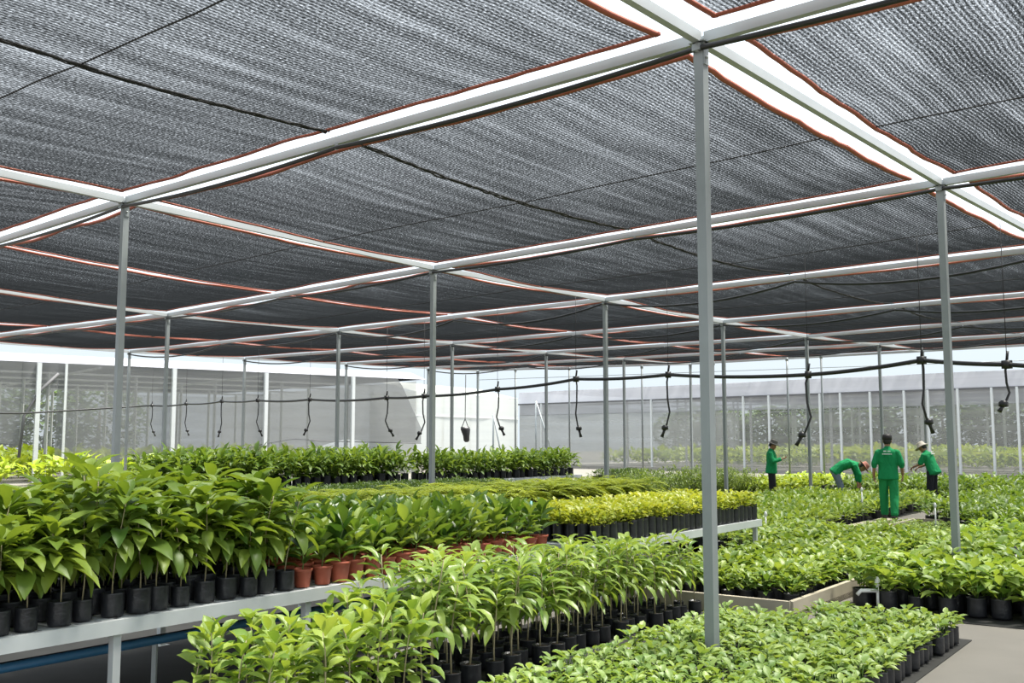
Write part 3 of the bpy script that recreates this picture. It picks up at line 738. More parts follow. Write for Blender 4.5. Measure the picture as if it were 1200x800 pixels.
# black bag hanging by the far corner
p = on_line(545, 500, (-1.6, 43.5), (2, 43.5))
t = empty('hanging_bag', p, .4, 'black bag hanging from a strap near the far roof corner', 'bag')
mb = MB(); mb.loft([((0, 0, 0), (.20, 0, 0), (0, .10, 0)), ((.02, 0, -.12), (.22, 0, 0), (0, .12, 0)), ((.06, 0, -.4), (.15, 0, 0), (0, .10, 0)), ((.07, 0, -.6), (.13, 0, 0), (0, .08, 0)), ((.07, 0, -.66), (.06, 0, 0), (0, .04, 0))], 12)
mb.build('bag_body', M['rubber'], t)
mb = MB(); mb.tube([(-.15, 0, -.02), (.0, 0, .35), (.02, 0, ZT-.1-p.z)], .018, 5); mb.tube([(.15, 0, -.02), (.0, 0, .35)], .018, 5); mb.build('strap', M['rope'], t)

# ------------------------------------------------------------------ neighbouring net houses
def set_uv(o):
    uvl = o.data.uv_layers.new(name='metres')
    for lp in o.data.loops:
        c = o.data.vertices[lp.vertex_index].co; uvl.data[lp.index].uv = (c.x, c.z)
def wallsheet(name, m, parent, a, b, ztop, zbot, nu=40, nv=6, wave=.08, mo=V((0, 0, 0))):
    """hanging cloth from a to b; ztop/zbot are numbers or functions of the run 0..1"""
    ft = ztop if callable(ztop) else (lambda t: ztop); fb = zbot if callable(zbot) else (lambda t: zbot)
    nr = V((b.y-a.y, a.x-b.x, 0)).normalized()
    def P(u, v):
        q = a.lerp(b, u); z = ft(u)*(1-v) + fb(u)*v
        return V((q.x, q.y, z)) + nr*(wave*math.sin(u*(b-a).length*.9+1.3*math.sin(u*9))*(.3+v)) - mo
    mb = MB(); mb.grid(P, nu, nv); o = mb.build(name, M[m], parent); set_uv(o); return o

# house beyond the grey curtain
a0, b0 = V((-27.0, 32.5, 0)), V((-4.3, 50.6, 0))
dL = (b0-a0).normalized(); nL = V((-dL.y, dL.x, 0))           # nL points into that house
org = (a0+b0)/2
H1 = empty('net_house', org, 0, 'neighbouring net house closed by a long grey curtain', 'net house')
def pxrun(px): 
    q = on_line(px, 480, a0, b0); return (q-a0).dot(dL)/(b0-a0).length
prof = [(-400, 545), (0, 545), (24, 545), (66, 540), (205, 534), (268, 532), (300, 522), (345, 514), (400, 517), (490, 519), (520, 519)]
def zb1(u):
    # lower hem of the curtain, high where it is gathered up
    q = a0.lerp(b0, u); px = 600 + F*q.x/q.y
    for (x0, y0), (x1, y1) in zip(prof, prof[1:]):
        if x0 <= px <= x1:
            y = y0 + (y1-y0)*(px-x0)/(x1-x0); return EYE - (y-516)*q.y/F
    return 1.2
u1, u2, u3 = pxrun(24), pxrun(66), pxrun(494)
ZC = 4.72
ue0, ue1 = pxrun(455), pxrun(490)
zt1 = lambda u: ZC if u < ue0 else ZC - (u-ue0)/(u3-ue0)*2.1
wallsheet('side_curtain', 'sidenet', H1, a0, a0.lerp(b0, u1), ZC, zb1, 16, 6, mo=org)
wallsheet('side_curtain', 'sidenet', H1, a0.lerp(b0, u2), a0.lerp(b0, u3), zt1, zb1, 60, 8, mo=org)
def tri(u):
    t = (u-0)/1.0; return ZC - .2 - 1.9*t
wallsheet('curtain_flap', 'sidenet', H1, a0.lerp(b0, u1), a0.lerp(b0, u2), ZC, lambda t: 3.1-.5*t if t < .5 else 3.1+1.2*(t-.5), 10, 5, mo=org)
mb = MB(); fl = [a0.lerp(b0, u1)+V((0, 0, 1.0)), a0.lerp(b0, u1+.004)+V((0, 0, 2.6)), a0.lerp(b0, (u1+u2)/2)+V((0, 0, 3.6)), a0.lerp(b0, u2)+V((0, 0, 4.3))]
mb.tube([p-org-nL*.1 for p in fl], .06, 6); mb.build('rolled_cloth', M['bound'], H1)
roll = [a0.lerp(b0, u) + V((0, 0, zb1(u))) for u in [u2+(u3-u2)*q/40 for q in range(41)]]
mb = MB(); mb.tube([p-org for p in roll], .02, 5); mb.build('curtain_hem', M['bound'], H1)
# eave strip, roof, posts, beams, far wall
def slab(name, m, parent, pts, mo):
    mb = MB(); mb.grid(lambda u, v: (pts[0].lerp(pts[1], u)).lerp(pts[3].lerp(pts[2], u), v)-mo, 20, 10); o = mb.build(name, M[m], parent); set_uv(o); return o
up = lambda p, z: V((p.x, p.y, z))
slab('eave_cloth', 'fascia', H1, [up(a0, ZC), up(b0, ZC), up(b0+nL*1.6, ZC+.45), up(a0+nL*1.6, ZC+.45)], org)
slab('roof_net', 'net', H1, [up(a0, ZC+.02), up(b0, ZC+.02), up(b0+nL*27, ZC+.3), up(a0+nL*27, ZC+.3)], org)
for px in (43, 75, 202, 310, 412):
    u = pxrun(px); q = a0.lerp(b0, u) - nL*.1 - org
    mb = MB(); mb.box((q.x, q.y, ZC/2), (.16 if px != 75 else .09, .16 if px != 75 else .09, ZC-.04), math.atan2(dL.y, dL.x)); mb.build('post', M['whitepost'], H1, smooth=False)
for dpt in (4.5, 9, 14, 19):
    mb = MB(); mb.bar(a0+nL*dpt+V((0, 0, 4.6))-org, b0+nL*dpt+V((0, 0, 4.6))-org, .09, .09); mb.build('beam', M['whitepost'], H1, smooth=False)
    for u in (.12, .3, .42, .55, .68, .8, .93):
        q = a0.lerp(b0, u) + nL*dpt - org
        mb = MB(); mb.box((q.x, q.y, 2.3), (.11, .11, 4.6)); mb.build('post', M['whitepost'], H1, smooth=False)
for u in (.2, .45, .7):
    mb = MB(); mb.bar(a0.lerp(b0, u)+V((0, 0, 4.6))-org, a0.lerp(b0, u)+nL*24+V((0, 0, 4.6))-org, .09, .09); mb.build('beam', M['whitepost'], H1, smooth=False)
wallsheet('far_wall_net', 'haze', H1, a0+nL*26, b0+nL*26, 4.7, .0, 20, 3, mo=org)
wallsheet('far_wall_net', 'haze', H1, b0+nL*1, b0+nL*26, 4.7, .0, 20, 3, mo=org)

# white film greenhouse in the gap
a1, b1 = V((-5.2, 53.5, 0)), V((.4, 63.5, 0)); org = (a1+b1)/2
H2 = empty('greenhouse', org, 0, 'pale white film greenhouse between the two net houses', 'greenhouse')
d2 = (b1-a1).normalized(); n2 = V((-d2.y, d2.x, 0))
wallsheet('film_wall', 'plastic', H2, a1, b1, 4.3, .5, 24, 5, .05, org)
wallsheet('film_wall', 'plastic', H2, a1, a1+n2*3, 4.3, .5, 6, 5, .05, org)
slab('film_roof', 'plastic', H2, [up(a1, 4.3), up(b1, 4.3), up(b1+n2*3, 5.0), up(a1+n2*3, 5.0)], org)
mb = MB(); mb.bar(a1+V((0, 0, .28))-org, b1+V((0, 0, .28))-org, .2, .56); mb.build('base_wall', M['conc'], H2, smooth=False)
for u in (0.02, .25, .5, .75, .98):
    q = a1.lerp(b1, u)-org - n2*-.1
    mb = MB(); mb.tube([q, q+V((0, 0, 4.3))], .06, 6); mb.build('post', M['whitepost'], H2)
mb = MB(); mb.bar(a1+V((0, 0, 3.0))-org, b1+V((0, 0, 3.0))-org, .06, .06); mb.build('rail', M['whitepost'], H2, smooth=False)
for pa, pb in (((578, 485), (592, 535)), ((628, 470), (655, 528))):
    P0 = on_line(*pa, (-2, 49.5), (4, 49.5)); P1 = on_line(*pb, (-2, 49.5), (4, 49.5)); P1.z = 0
    mb = MB(); mb.tube([V((0, 0, 0)), P0-P1], .04, 6); mb.tube([P0-P1, V((P0.x-P1.x, 0, -P1.z))], .045, 6)
    tag(mb.build('brace_pole', M['steel'], None, P1), 'slanting grey brace pole ' + ('before the white greenhouse' if pa[0] == 578 else 'at the corner of the pale net house'), 'pole')

# pale net house behind the workers
a2, b2 = V((.45, 65, 0)), V((33.5, 32.3, 0)); org = (a2+b2)/2
H3 = empty('net_house', org, 0, 'pale net house with white posts behind the workers', 'net house')
d3 = (b2-a2).normalized(); n3 = V((-d3.y, d3.x, 0))
wallsheet('top_cloth', 'fascia', H3, a2, b2, 4.75, 3.98, 40, 4, .05, org)
wallsheet('lower_cloth', 'dcloth', H3, a2+n3*.1, b2+n3*.1, 3.98, 3.25, 40, 3, .05, org)
wallsheet('wall_net', 'haze', H3, a2+n3*.05, b2+n3*.05, 3.3, .12, 50, 6, .05, org)
wallsheet('side_net', 'haze', H3, a2+n3*.05, a2+n3*26, 4.0, .12, 20, 6, .05, org)
mb = MB(); mb.bar(a2+V((0, 0, 3.98))-org-n3*.06, b2+V((0, 0, 3.98))-org-n3*.06, .08, .09); mb.build('rail', M['bound'], H3, smooth=False)
mb = MB(); mb.bar(a2+V((0, 0, .08))-org-n3*.1, b2+V((0, 0, .08))-org-n3*.1, .25, .16); mb.build('base_kerb', M['conc'], H3, smooth=False)
slab('roof_net', 'net', H3, [up(a2, 4.75), up(b2, 4.75), up(b2+n3*40, 4.9), up(a2+n3*40, 4.9)], org)
for px in (636, 765, 837, 873, 903, 963, 987, 1022, 1062, 1090, 1125, 1165, 1195):
    q = on_line(px, 500, a2, b2) - n3*.12 - org
    mb = MB(); mb.box((q.x, q.y, 2.0), (.1, .1, 4.0), GY); mb.build('post', M['whitepost'], H3, smooth=False)
for dpt in (6, 13, 21, 30):
    mb = MB(); mb.bar(a2+n3*dpt+V((0, 0, 4.1))-org, b2+n3*dpt+V((0, 0, 4.1))-org, .09, .09); mb.build('beam', M['whitepost'], H3, smooth=False)
    for u in (.05, .15, .25, .36, .47, .58, .7, .82, .94):
        q = a2.lerp(b2, u+.02*(dpt % 4)) + n3*dpt - org
        mb = MB(); mb.box((q.x, q.y, 2.35), (.12, .12, 4.7)); mb.build('post', M['whitepost'], H3, smooth=False)
wallsheet('far_wall_net', 'thin', H3, a2+n3*38, b2+n3*38, 4.8, .0, 20, 3, mo=org)

# crops inside and between the neighbouring houses: single leafy clumps, big and loose
def T_crop(r):
    return [('foliage', fol_clump(r, .1, .75, 60, .42, .5, .75, 2, (-.1, 1.1)), L['bright'])]
mcrop = merged(4, T_crop, 'crop_plant')
def croprow(a, d, n, step, label, group, scl=(1.0, 1.4)):
    for q in range(n):
        p = a + d*(q*step + R.uniform(-.2, .2)); place(mcrop[R.randrange(4)], 'crop_plant', V((p.x, p.y, 0)), R.uniform(0, 6), R.uniform(*scl), label, 'plant', group)
for k, dpt in enumerate((7.5, 10.5, 16, 18.5, 24, 32)):
    croprow(a2 + n3*dpt + d3*2, d3, 36, 1.2, f'bright green crop plant inside the pale net house, {ORD[k]} row from its wall', f'crops inside the pale net house, {ORD[k]} row')
for k, dpt in enumerate((3, 6.5, 12, 17)):
    croprow(a0 + nL*dpt + dL*1, dL, 24, 1.2, f'bright green crop plant behind the grey curtain, {ORD[k]} row from it', f'crops behind the grey curtain, {ORD[k]} row')
croprow(a0 - nL*2.2 + dL*3, dL, 14, .9, 'sunlit yellow-green plant in front of the grey curtain', 'sunlit plants along the grey curtain', (.9, 1.2))

# trees far behind the pale net house
tl = leaf_mat('leaf_tree', (.03, .07, .02), (.11, .17, .05))
bark = mat('tree_bark', (.10, .08, .06), .9)
def T_tree(r):
    fb = MB(); tb = MB(); tb.tube([(0, 0, 0), (.1, 0, 1.5), (0, .1, 3.6)], [.22, .17, .08], 8)
    for q in range(900):
        a = r.uniform(0, 2*pi); z = r.uniform(-1, 1); rr = math.sqrt(1-z*z)*r.uniform(.75, 1.05)
        p = V((2.9*rr*math.cos(a), 2.9*rr*math.sin(a), 2.9+2.5*z*r.uniform(.8, 1.1)))
        fb.leaf(p, a+r.uniform(-.8, .8), r.uniform(-.3, .7), r.uniform(.5, .8), .4, .7, .15, 2, r.random(), petiole=0)
    return [('trunk', tb, bark), ('crown', fb, tl)]
vtree = variants(3, T_tree)
for q in range(8):
    p = a0 + nL*(33+R.uniform(0, 5)) + dL*(-2+q*3.6)
    place(vtree[q % 3], 'tree', V((p.x, p.y, 0)), R.uniform(0, 6), R.uniform(.85, 1.2), 'dark green tree far behind the curtained net house', 'tree', 'trees behind the curtained net house')
for q in range(36):
    p = a2 + n3*(47+R.uniform(0, 6)) + d3*(-22+q*2.3)
    place(vtree[q % 3], 'tree', V((p.x, p.y, 0)), R.uniform(0, 6), R.uniform(.85, 1.25), 'dark green tree far behind the pale net house', 'tree', 'trees behind the pale net house')

# ------------------------------------------------------------------ people
def cloth_mat(name, c):
    m = mat(name, c, .85, 0, .14, 7, .2, 0); n, l = m.node_tree.nodes, m.node_tree.links
    tc = n.new('ShaderNodeTexCoord'); mp = n.new('ShaderNodeMapping'); mp.inputs['Scale'].default_value = (9, 9, 3.5); l.new(tc.outputs['Object'], mp.inputs[0])
    t = n.new('ShaderNodeTexNoise'); t.inputs['Scale'].default_value = 1; t.inputs['Detail'].default_value = 2; t.inputs['Distortion'].default_value = .8; l.new(mp.outputs[0], t.inputs['Vector'])
    bp = n.new('ShaderNodeBump'); bp.inputs['Strength'].default_value = .9; bp.inputs['Distance'].default_value = .05
    l.new(t.outputs['Fac'], bp.inputs['Height']); l.new(bp.outputs['Normal'], n['Principled BSDF'].inputs['Normal']); return m
M['skin'] = mat('skin', (.33, .17, .10), .5, 0, .08, 12)
M['shirt'] = cloth_mat('green_shirt_cloth', (.012, .245, .085))
M['gtrouser'] = cloth_mat('green_trouser_cloth', (.02, .26, .085))
M['black'] = cloth_mat('black_cloth', (.02, .021, .026))
M['jeans'] = cloth_mat('faded_blue_denim', (.17, .20, .27))
M['hatdark'] = mat('dark_grey_hat_cloth', (.07, .068, .062), .85, 0, .15, 14)
M['hatbeige'] = mat('beige_hat_cloth', (.50, .45, .38), .85, 0, .1, 14)
M['hatred'] = mat('faded_red_hat_cloth', (.36, .15, .11), .85, 0, .15, 14)
M['hair'] = mat('black_hair', (.014, .012, .011), .6, 0, .2, 40)
M['white'] = mat('white_print', (.75, .78, .76), .7, 0, .03, 4)
M['shoe'] = mat('dark_shoe', (.03, .028, .025), .6)
M['glass'] = mat('dark_phone', (.015, .016, .02), .2)
M['eye'] = mat('dark_eye', (.02, .015, .012), .2)

def remesh(mb, name, mats, parent, vox, smooth=4):
    me = mb.mesh(name, mats); o = bpy.data.objects.new(name, me); COL.objects.link(o)
    a = o.modifiers.new('r', 'REMESH'); a.mode = 'VOXEL'; a.voxel_size = vox
    b = o.modifiers.new('s', 'SMOOTH'); b.factor = .5; b.iterations = smooth
    dg = bpy.context.evaluated_depsgraph_get(); dg.update()
    m2 = bpy.data.meshes.new_from_object(o.evaluated_get(dg)); m2.name = name
    for p in m2.polygons: p.use_smooth = True
    if not len(m2.materials): m2.materials.append(mats)
    o.modifiers.clear(); o.data = m2
    if parent: o.parent = parent
    return o
def frame(d, ref):
    d = d.normalized(); a = ref - d*ref.dot(d)
    a = a.normalized() if a.length > 1e-4 else d.orthogonal().normalized()
    return a, d.cross(a)
def limb(mb, pts, rad, n=12, ref=V((1, 0, 0)), flat=1.0):
    """tapering limb through the joints with rounded ends; rings added between joints for smooth bends"""
    P, Rr = [], []
    for i in range(len(pts)-1):
        for q in range(4):
            t = q/4; P.append(pts[i].lerp(pts[i+1], t)); Rr.append(rad[i]*(1-t) + rad[i+1]*t)
    P.append(pts[-1]); Rr.append(rad[-1])
    rings = []
    d0 = (P[1]-P[0]).normalized(); d1 = (P[-1]-P[-2]).normalized()
    P = [P[0]-d0*Rr[0]*.8, P[0]-d0*Rr[0]*.4] + P + [P[-1]+d1*Rr[-1]*.4, P[-1]+d1*Rr[-1]*.8]
    Rr = [Rr[0]*.35, Rr[0]*.85] + Rr + [Rr[-1]*.85, Rr[-1]*.35]
    for i, p in enumerate(P):
        d = P[min(i+1, len(P)-1)] - P[max(i-1, 0)]; a, b = frame(d, ref)
        rings.append((p, a*Rr[i], b*Rr[i]*flat))
    mb.loft(rings, n)
def torso(mb, st, n=18):
    """st: list of (centre, half width, half depth, side dir, front dir), from the bottom up"""
    rings = []
    c, w_, d_, sd, fd = st[0]; rings.append((c - (st[1][0]-c).normalized()*.02, sd*w_*.6, fd*d_*.6))
    for c, w_, d_, sd, fd in st: rings.append((c, sd*w_, fd*d_))
    c, w_, d_, sd, fd = st[-1]; rings.append((c + (c-st[-2][0]).normalized()*.02, sd*w_*.5, fd*d_*.5))
    mb.loft(rings, n)
def hand(mb, wrist, d, palm_n, side, curl=.5, spread=.12):
    """palm and five fingers; d = direction of the fingers, palm_n = out of the palm, side = +1 when the thumb leaves along d x palm_n"""
    d = d.normalized(); palm_n = (palm_n - d*palm_n.dot(d)).normalized(); x = d.cross(palm_n)*side
    mb.loft([(wrist - d*.01, x*.024, palm_n*.018), (wrist + d*.02, x*.03, palm_n*.017), (wrist + d*.055, x*.041, palm_n*.015), (wrist + d*.088, x*.040, palm_n*.013), (wrist + d*.095, x*.03, palm_n*.008)], 12)
    for k_, (off, ln) in enumerate(((.030, .072), (.010, .080), (-.010, .075), (-.029, .058))):
        p = wrist + d*.082 + x*off; dd = (d + x*spread*(off/.03)).normalized(); pts = [p]
        for q in range(3):
            ang = curl*(q+.6)*.75; v = dd*math.cos(ang) + palm_n*math.sin(ang); pts.append(pts[-1] + v*ln*(.42, .33, .25)[q])
        limb(mb, pts, [.0095, .0085, .008, .007], 8, x)
    p = wrist + d*.025 + x*.030
    pts = [p, p + (d*.6 + x*.75 + palm_n*.25).normalized()*.035, p + (d*.6 + x*.75 + palm_n*.25).normalized()*.035 + (d*.85 + x*.2 + palm_n*.4*curl).normalized()*.045]
    limb(mb, pts, [.013, .011, .0085], 8, d)

def person(loc, rz, J, label, shirt='shirt', trouser='black', hat=None, hatm='hatdark', longsleeve=.75, look=None, text=False, curl=.6, chest_w=.17, hemlen=.11):
    """J: joints in the figure's own frame (x right, y ahead, z up)"""
    g = {k: V(v) for k, v in J.items()}
    t = None
    hips, waist, chest, neck, head = g['hips'], g['waist'], g['chest'], g['neck'], g['head']
    shl, shr = g['shl'], g['shr']; sd = (shr-shl).normalized(); hsd = (g['hipr']-g['hipl']).normalized()
    upt = (chest-waist).normalized(); fd = upt.cross(sd)*-1
    fd = (sd.cross(upt))*-1
    fd = upt.cross(sd)                       # ahead of the chest
    uph = (waist-hips).normalized(); fh = uph.cross(hsd)
    fn = V(look) if look else fd              # the way the face looks
    fn.normalize(); hup = (head-neck).normalized(); hx = fn.cross(hup).normalized(); hup = hx.cross(fn).normalized()
    # body
    b = MB()
    torso(b, [(hips-uph*.07, .10, .08, hsd, fh), (hips, .145, .10, hsd, fh), (hips.lerp(waist, .6), .135, .095, hsd, fh), (waist, .125, .09, sd, fd), (chest, chest_w-.015, .105, sd, fd),
              ((shl+shr)/2 - upt*.03, chest_w-.02, .08, sd, fd), ((shl+shr)/2, chest_w-.06, .07, sd, fd), (neck.lerp((shl+shr)/2, .5), .08, .06, sd, fd)])
    limb(b, [(shl+shr)/2, neck, neck.lerp(head, .4)], [.06, .052, .05], 12)
    hc = head
    rings = []
    for z_, wx, fy, off in ((-.115, .03, .03, .045), (-.10, .048, .055, .03), (-.07, .06, .075, .014), (-.03, .070, .086, .004), (.01, .074, .093, 0), (.05, .073, .092, -.004), (.085, .058, .072, -.006), (.108, .03, .038, -.006)):
        rings.append((hc + hup*z_ + fn*off, hx*wx, fn*fy))
    b.loft(rings, 16)
    b.loft([(hc+fn*.080+hup*.015, hx*.008, hup*.010), (hc+fn*.098-hup*.02, hx*.013, hup*.012), (hc+fn*.108-hup*.032, hx*.012, hup*.010), (hc+fn*.085-hup*.04, hx*.012, hup*.006)], 8)   # nose
    b.loft([(hc+fn*.076-hup*.062-hx*.022, hup*.004, fn*.006), (hc+fn*.092-hup*.062, hup*.010, fn*.010), (hc+fn*.076-hup*.062+hx*.022, hup*.004, fn*.006)], 8)                       # lips
    for s_ in (-1, 1):
        b.ball(hc + hx*s_*.077 - hup*.005 - fn*.01, (.012, .02, .034), 8, rot=Matrix((hx, fn, hup)).transposed())
    for sh, el, wr, hd, sgn in ((shl, g['ell'], g['wrl'], g['hdl'], -1), (shr, g['elr'], g['wrr'], g['hdr'], 1)):
        limb(b, [sh.lerp((shl+shr)/2, .2) - upt*.035, sh - upt*.04, el, wr], [.04, .050, .040, .027])
        dv = hd; pn = V(g.get('pn', (0, 0, -1))) if 'pn' in g else (-sd*sgn)
        hand(b, wr, V(dv), pn, sgn if 'pn' in g else -1, curl)
    for hp, kn, an, tn in ((g['hipl'], g['knl'], g['anl'], g['tol']), (g['hipr'], g['knr'], g['anr'], g['tor'])):
        limb(b, [hp, kn, an], [.085, .055, .038])
        limb(b, [an-V((0, 0, .02)), an.lerp(an+tn*.1, .5)-V((0, 0, .045)), an + tn*.13 - V((0, 0, .05))], [.038, .036, .03], 10)
    t = remesh(b, 'person', M['skin'], None, .0075, 3)
    t.location = loc; t.rotation_euler = (0, 0, rz); tag(t, label, 'person')
    # shirt
    b = MB(); hem = hips - uph*hemlen
    torso(b, [(hem, .20, .155, hsd, fh), (hips, .192, .148, hsd, fh), (hips.lerp(waist, .6), .184, .14, sd, fd), (waist, .180, .134, sd, fd), (chest, chest_w+.022, .138, sd, fd),
              ((shl+shr)/2 - upt*.03, chest_w+.012, .115, sd, fd), ((shl+shr)/2 + upt*.012, chest_w-.03, .095, sd, fd), (neck.lerp((shl+shr)/2, .3), .082, .072, sd, fd)])
    limb(b, [neck.lerp((shl+shr)/2, .6), neck.lerp((shl+shr)/2, .1)], [.075, .064], 12)     # collar
    for sh, el, wr in ((shl, g['ell'], g['wrl']), (shr, g['elr'], g['wrr'])):
        s0 = sh.lerp((shl+shr)/2, .22) - upt*.035; s1 = sh - upt*.04
        if longsleeve > .5: limb(b, [s0, s1, el, el.lerp(wr, (longsleeve-.5)*2)], [.055, .070, .062, .052])
        else: limb(b, [s0, s1, sh.lerp(el, longsleeve*2)], [.055, .072, .074])
    sobj = remesh(b, 'shirt', M[shirt], t, .012, 3); tag(sobj, 'green work shirt')
    bt = MB()
    cuffs = []
    if text:
        for rowz, n_, wid, hgt in ((.085, 2, .055, .022), (.03, 7, .0185, .022)):
            for q in range(n_):
                c = chest + upt*(rowz+.02) - fd*.152 + sd*((q-(n_-1)/2)*(.026 if n_ > 2 else .075))
                vs = [c + sd*(i*wid/2) + upt*(j*hgt/2) - fd*.012*k_ for k_ in (-.6, 1) for i, j in ((-1, -1), (1, -1), (1, 1), (-1, 1))]
                bt.add(vs, [(3, 2, 1, 0), (4, 5, 6, 7), (0, 1, 5, 4), (1, 2, 6, 5), (2, 3, 7, 6), (3, 0, 4, 7)])
        tag(bt.build('back_print', M['white'], sobj, smooth=False), 'small white print across the back')
    # trousers
    b = MB()
    torso(b, [(hips-uph*.10, .11, .10, hsd, fh), (hips-uph*.03, .160, .118, hsd, fh), (hips.lerp(waist, .7), .145, .105, hsd, fh)])
    for hp, kn, an in ((g['hipl'], g['knl'], g['anl']), (g['hipr'], g['knr'], g['anr'])):
        limb(b, [hp, kn, an+V((0, 0, .03))], [.094, .088, .075])
    tag(remesh(b, 'trousers', M[trouser], t, .012, 3), None)
    for an, tn in ((g['anl'], g['tol']), (g['anr'], g['tor'])):
        b = MB(); limb(b, [an-tn*.04-V((0, 0, .035)), an+tn*.07-V((0, 0, .04)), an+tn*.17-V((0, 0, .05))], [.052, .050, .042], 12)
        remesh(b, 'shoe', M['shoe'], t, .01, 2)
    # hair cap, hat, eyes
    b = MB()
    b.loft([(hc + hup*(-.06) - fn*.045, hx*.052, fn*.05), (hc + hup*(-.01) - fn*.022, hx*.080, fn*.082), (hc + hup*.05 - fn*.016, hx*.081, fn*.09), (hc + hup*.095 - fn*.01, hx*.06, fn*.072), (hc+hup*.118-fn*.008, hx*.03, fn*.035)], 16)
    b.build('hair', M['hair'], t)
    for s_ in (-1, 1):
        e = MB(); e.ball(hc + fn*.086 + hup*.012 + hx*.03*s_, (.010, .007, .006), 8, rot=Matrix((hx, fn, hup)).transposed()); e.build('eye', M['eye'], t)
    h = MB()
    def hr(z, wx, wy, off=0): return (hc + hup*z + fn*off, hx*wx, fn*wy)
    if hat == 'brim':
        h.loft([hr(.03, .085, .10), hr(.045, .10, .115), hr(.032, .165, .185), hr(.038, .168, .188), hr(.058, .10, .115), hr(.07, .092, .107), hr(.125, .086, .098), hr(.15, .075, .085), hr(.155, .04, .05)], 22)
    elif hat == 'bucket':
        h.loft([hr(.02, .085, .10), hr(.045, .095, .11), hr(.005, .165, .18, .015), hr(.012, .168, .184, .015), hr(.06, .10, .115), hr(.12, .086, .098), hr(.15, .07, .08), hr(.158, .03, .04)], 22)
    elif hat == 'cap':
        h.loft([hr(.02, .088, .104), hr(.06, .094, .112), hr(.10, .092, .108), hr(.13, .072, .085), hr(.142, .03, .04)], 20)
        h.loft([(hc+hup*.035+fn*.09, hx*.075, hup*.010), (hc+hup*.03+fn*.14, hx*.065, hup*.008), (hc+hup*.022+fn*.175, hx*.04, hup*.005)], 14)
    if hat: tag(h.build('hat', M[hatm], t), None)
    return t, g

def stand(dz=0, step=0, **kw):
    J = dict(hips=(0, 0, .90), waist=(0, .01, 1.05), chest=(0, .01, 1.24), neck=(0, .0, 1.42), head=(0, .03, 1.545),
             shl=(-.172, 0, 1.36), shr=(.172, 0, 1.36), ell=(-.225, -.03, 1.08), elr=(.225, -.03, 1.08), wrl=(-.225, .05, .85), wrr=(.225, .05, .85), hdl=(0, .1, -1), hdr=(0, .1, -1),
             hipl=(-.09, 0, .86), hipr=(.09, 0, .86), knl=(-.10, .02+step*.5, .47), knr=(.10, .02-step*.3, .47), anl=(-.10, step, .09), anr=(.10, -step, .09), tol=(-.1, 1, 0), tor=(.1, 1, 0))
    J.update(kw); return J
def yaw_to(dx, dy): return math.atan2(-dx, dy)         # turns local +y towards (dx, dy)

# man with the phone
p = at(905, 589, .0)
t, g = person((p.x, p.y, 0), yaw_to(1, -.35), stand(head=(0, .05, 1.53), ell=(-.235, .06, 1.10), elr=(.235, .06, 1.10), wrl=(-.05, .28, 1.17), wrr=(.06, .28, 1.17), hdl=(.35, .9, .15), hdr=(-.35, .9, .15), pn=(0, -.2, 1)),
       'person in green shirt and dark wide-brimmed hat standing and looking at a phone', trouser='black', hat='brim', longsleeve=.9, look=(0, .9, -.35), curl=.9)
ph = empty('phone', (p.x, p.y, 0), t.rotation_euler.z, 'dark phone held in the hands of the man with wide-brimmed hat', 'phone')
mb = MB(); c = V((.005, .39, 1.215)); Rm = Matrix.Rotation(math.radians(-40), 3, 'X')
vs = [c + Rm @ V((a*.036, b_*.004, e_*.075)) for a in (-1, 1) for b_ in (-1, 1) for e_ in (-1, 1)]
mb.add(vs, [(0, 1, 3, 2), (4, 6, 7, 5), (0, 4, 5, 1), (2, 3, 7, 6), (0, 2, 6, 4), (1, 5, 7, 3)]); mb.build('phone_case', M['glass'], ph, smooth=False)
mb = MB(); c2 = c + Rm @ V((0, -.0045, 0)); vs = [c2 + Rm @ V((a*.033, b_*.0008, e_*.070)) for a in (-1, 1) for b_ in (-1, 1) for e_ in (-1, 1)]
mb.add(vs, [(0, 1, 3, 2), (4, 6, 7, 5), (0, 4, 5, 1), (2, 3, 7, 6), (0, 2, 6, 4), (1, 5, 7, 3)]); mb.build('phone_screen', M['eye'], ph, smooth=False)

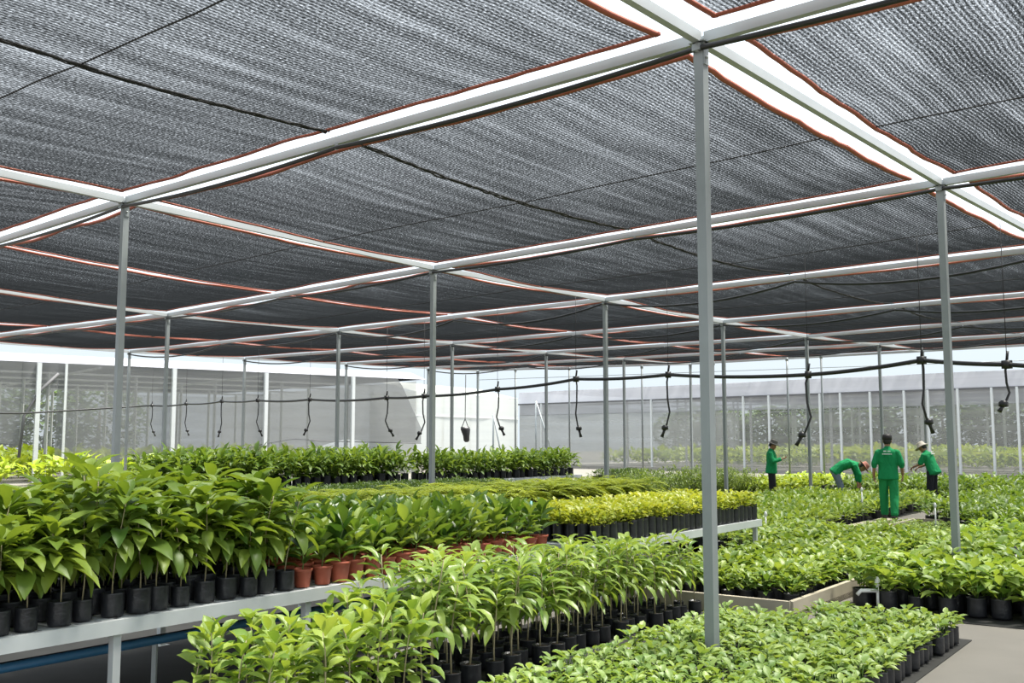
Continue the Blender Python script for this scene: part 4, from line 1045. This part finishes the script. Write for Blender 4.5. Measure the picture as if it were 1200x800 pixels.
# man bending over the plants
p = at(986, 590, .0)
bend = dict(hips=(0, -.12, .84), waist=(0, .03, .985), chest=(0, .24, 1.06), neck=(0, .45, 1.03), head=(0, .575, .96),
            shl=(-.17, .38, 1.03), shr=(.17, .38, 1.03), ell=(-.21, .44, .76), elr=(.21, .44, .76), wrl=(-.15, .46, .53), wrr=(.15, .46, .53), hdl=(.1, .1, -1), hdr=(-.1, .1, -1),
            hipl=(-.09, -.13, .80), hipr=(.09, -.13, .80), knl=(-.11, .02, .45), knr=(.11, -.02, .45), anl=(-.12, -.02, .09), anr=(.12, .02, .09), tol=(-.1, 1, 0), tor=(.1, 1, 0))
person((p.x, p.y, 0), yaw_to(1, -.15), bend, 'person in green shirt, blue jeans and reddish hat bending over the seedlings', trouser='jeans', hat='brim', hatm='hatred', longsleeve=.85, look=(0, .55, -.85), curl=.9, hemlen=.07)

# man walking away along the path
p = at(1043, 612, .05)
person((p.x, p.y, .1), yaw_to(.45, 1), stand(step=.14, ell=(-.25, -.05, 1.10), elr=(.25, -.02, 1.10), wrl=(-.27, .0, .86), wrr=(.26, .12, .88), hdl=(.05, .15, -1), hdr=(0, .3, -1)),
       'person in green uniform and dark cap walking away along the board path', trouser='gtrouser', hat='cap', hatm='hair', longsleeve=.62, text=True, curl=.6)

# man in the beige bucket hat
p = at(1094, 592, .0)
lean = stand(hips=(0, -.04, .90), waist=(0, .02, 1.04), chest=(0, .09, 1.21), neck=(0, .17, 1.37), head=(0, .24, 1.475), shl=(-.17, .13, 1.315), shr=(.17, .13, 1.315),
             ell=(-.22, .20, 1.05), elr=(.22, .20, 1.05), wrl=(-.13, .42, .98), wrr=(.13, .42, .96), hdl=(.1, .8, -.5), hdr=(-.1, .8, -.5), pn=(0, -.3, -1))
person((p.x, p.y, 0), yaw_to(-.65, .76), lean, 'person in green shirt and beige bucket hat leaning over plants behind the post', trouser='black', hat='bucket', hatm='hatbeige', longsleeve=.45, look=(0, .85, -.5), text=True, curl=.8)
sc.view_settings.view_transform = 'Standard'; sc.view_settings.look = 'None'
sc.view_settings.exposure = 0.0; sc.view_settings.gamma = 1.0; sc.view_settings.use_curve_mapping = False
sc.cycles.max_bounces = 6; sc.cycles.diffuse_bounces = 3; sc.cycles.glossy_bounces = 2; sc.cycles.transmission_bounces = 4
sc.cycles.transparent_max_bounces = 16; sc.cycles.caustics_reflective = False; sc.cycles.caustics_refractive = False
sc.cycles.use_denoising = True
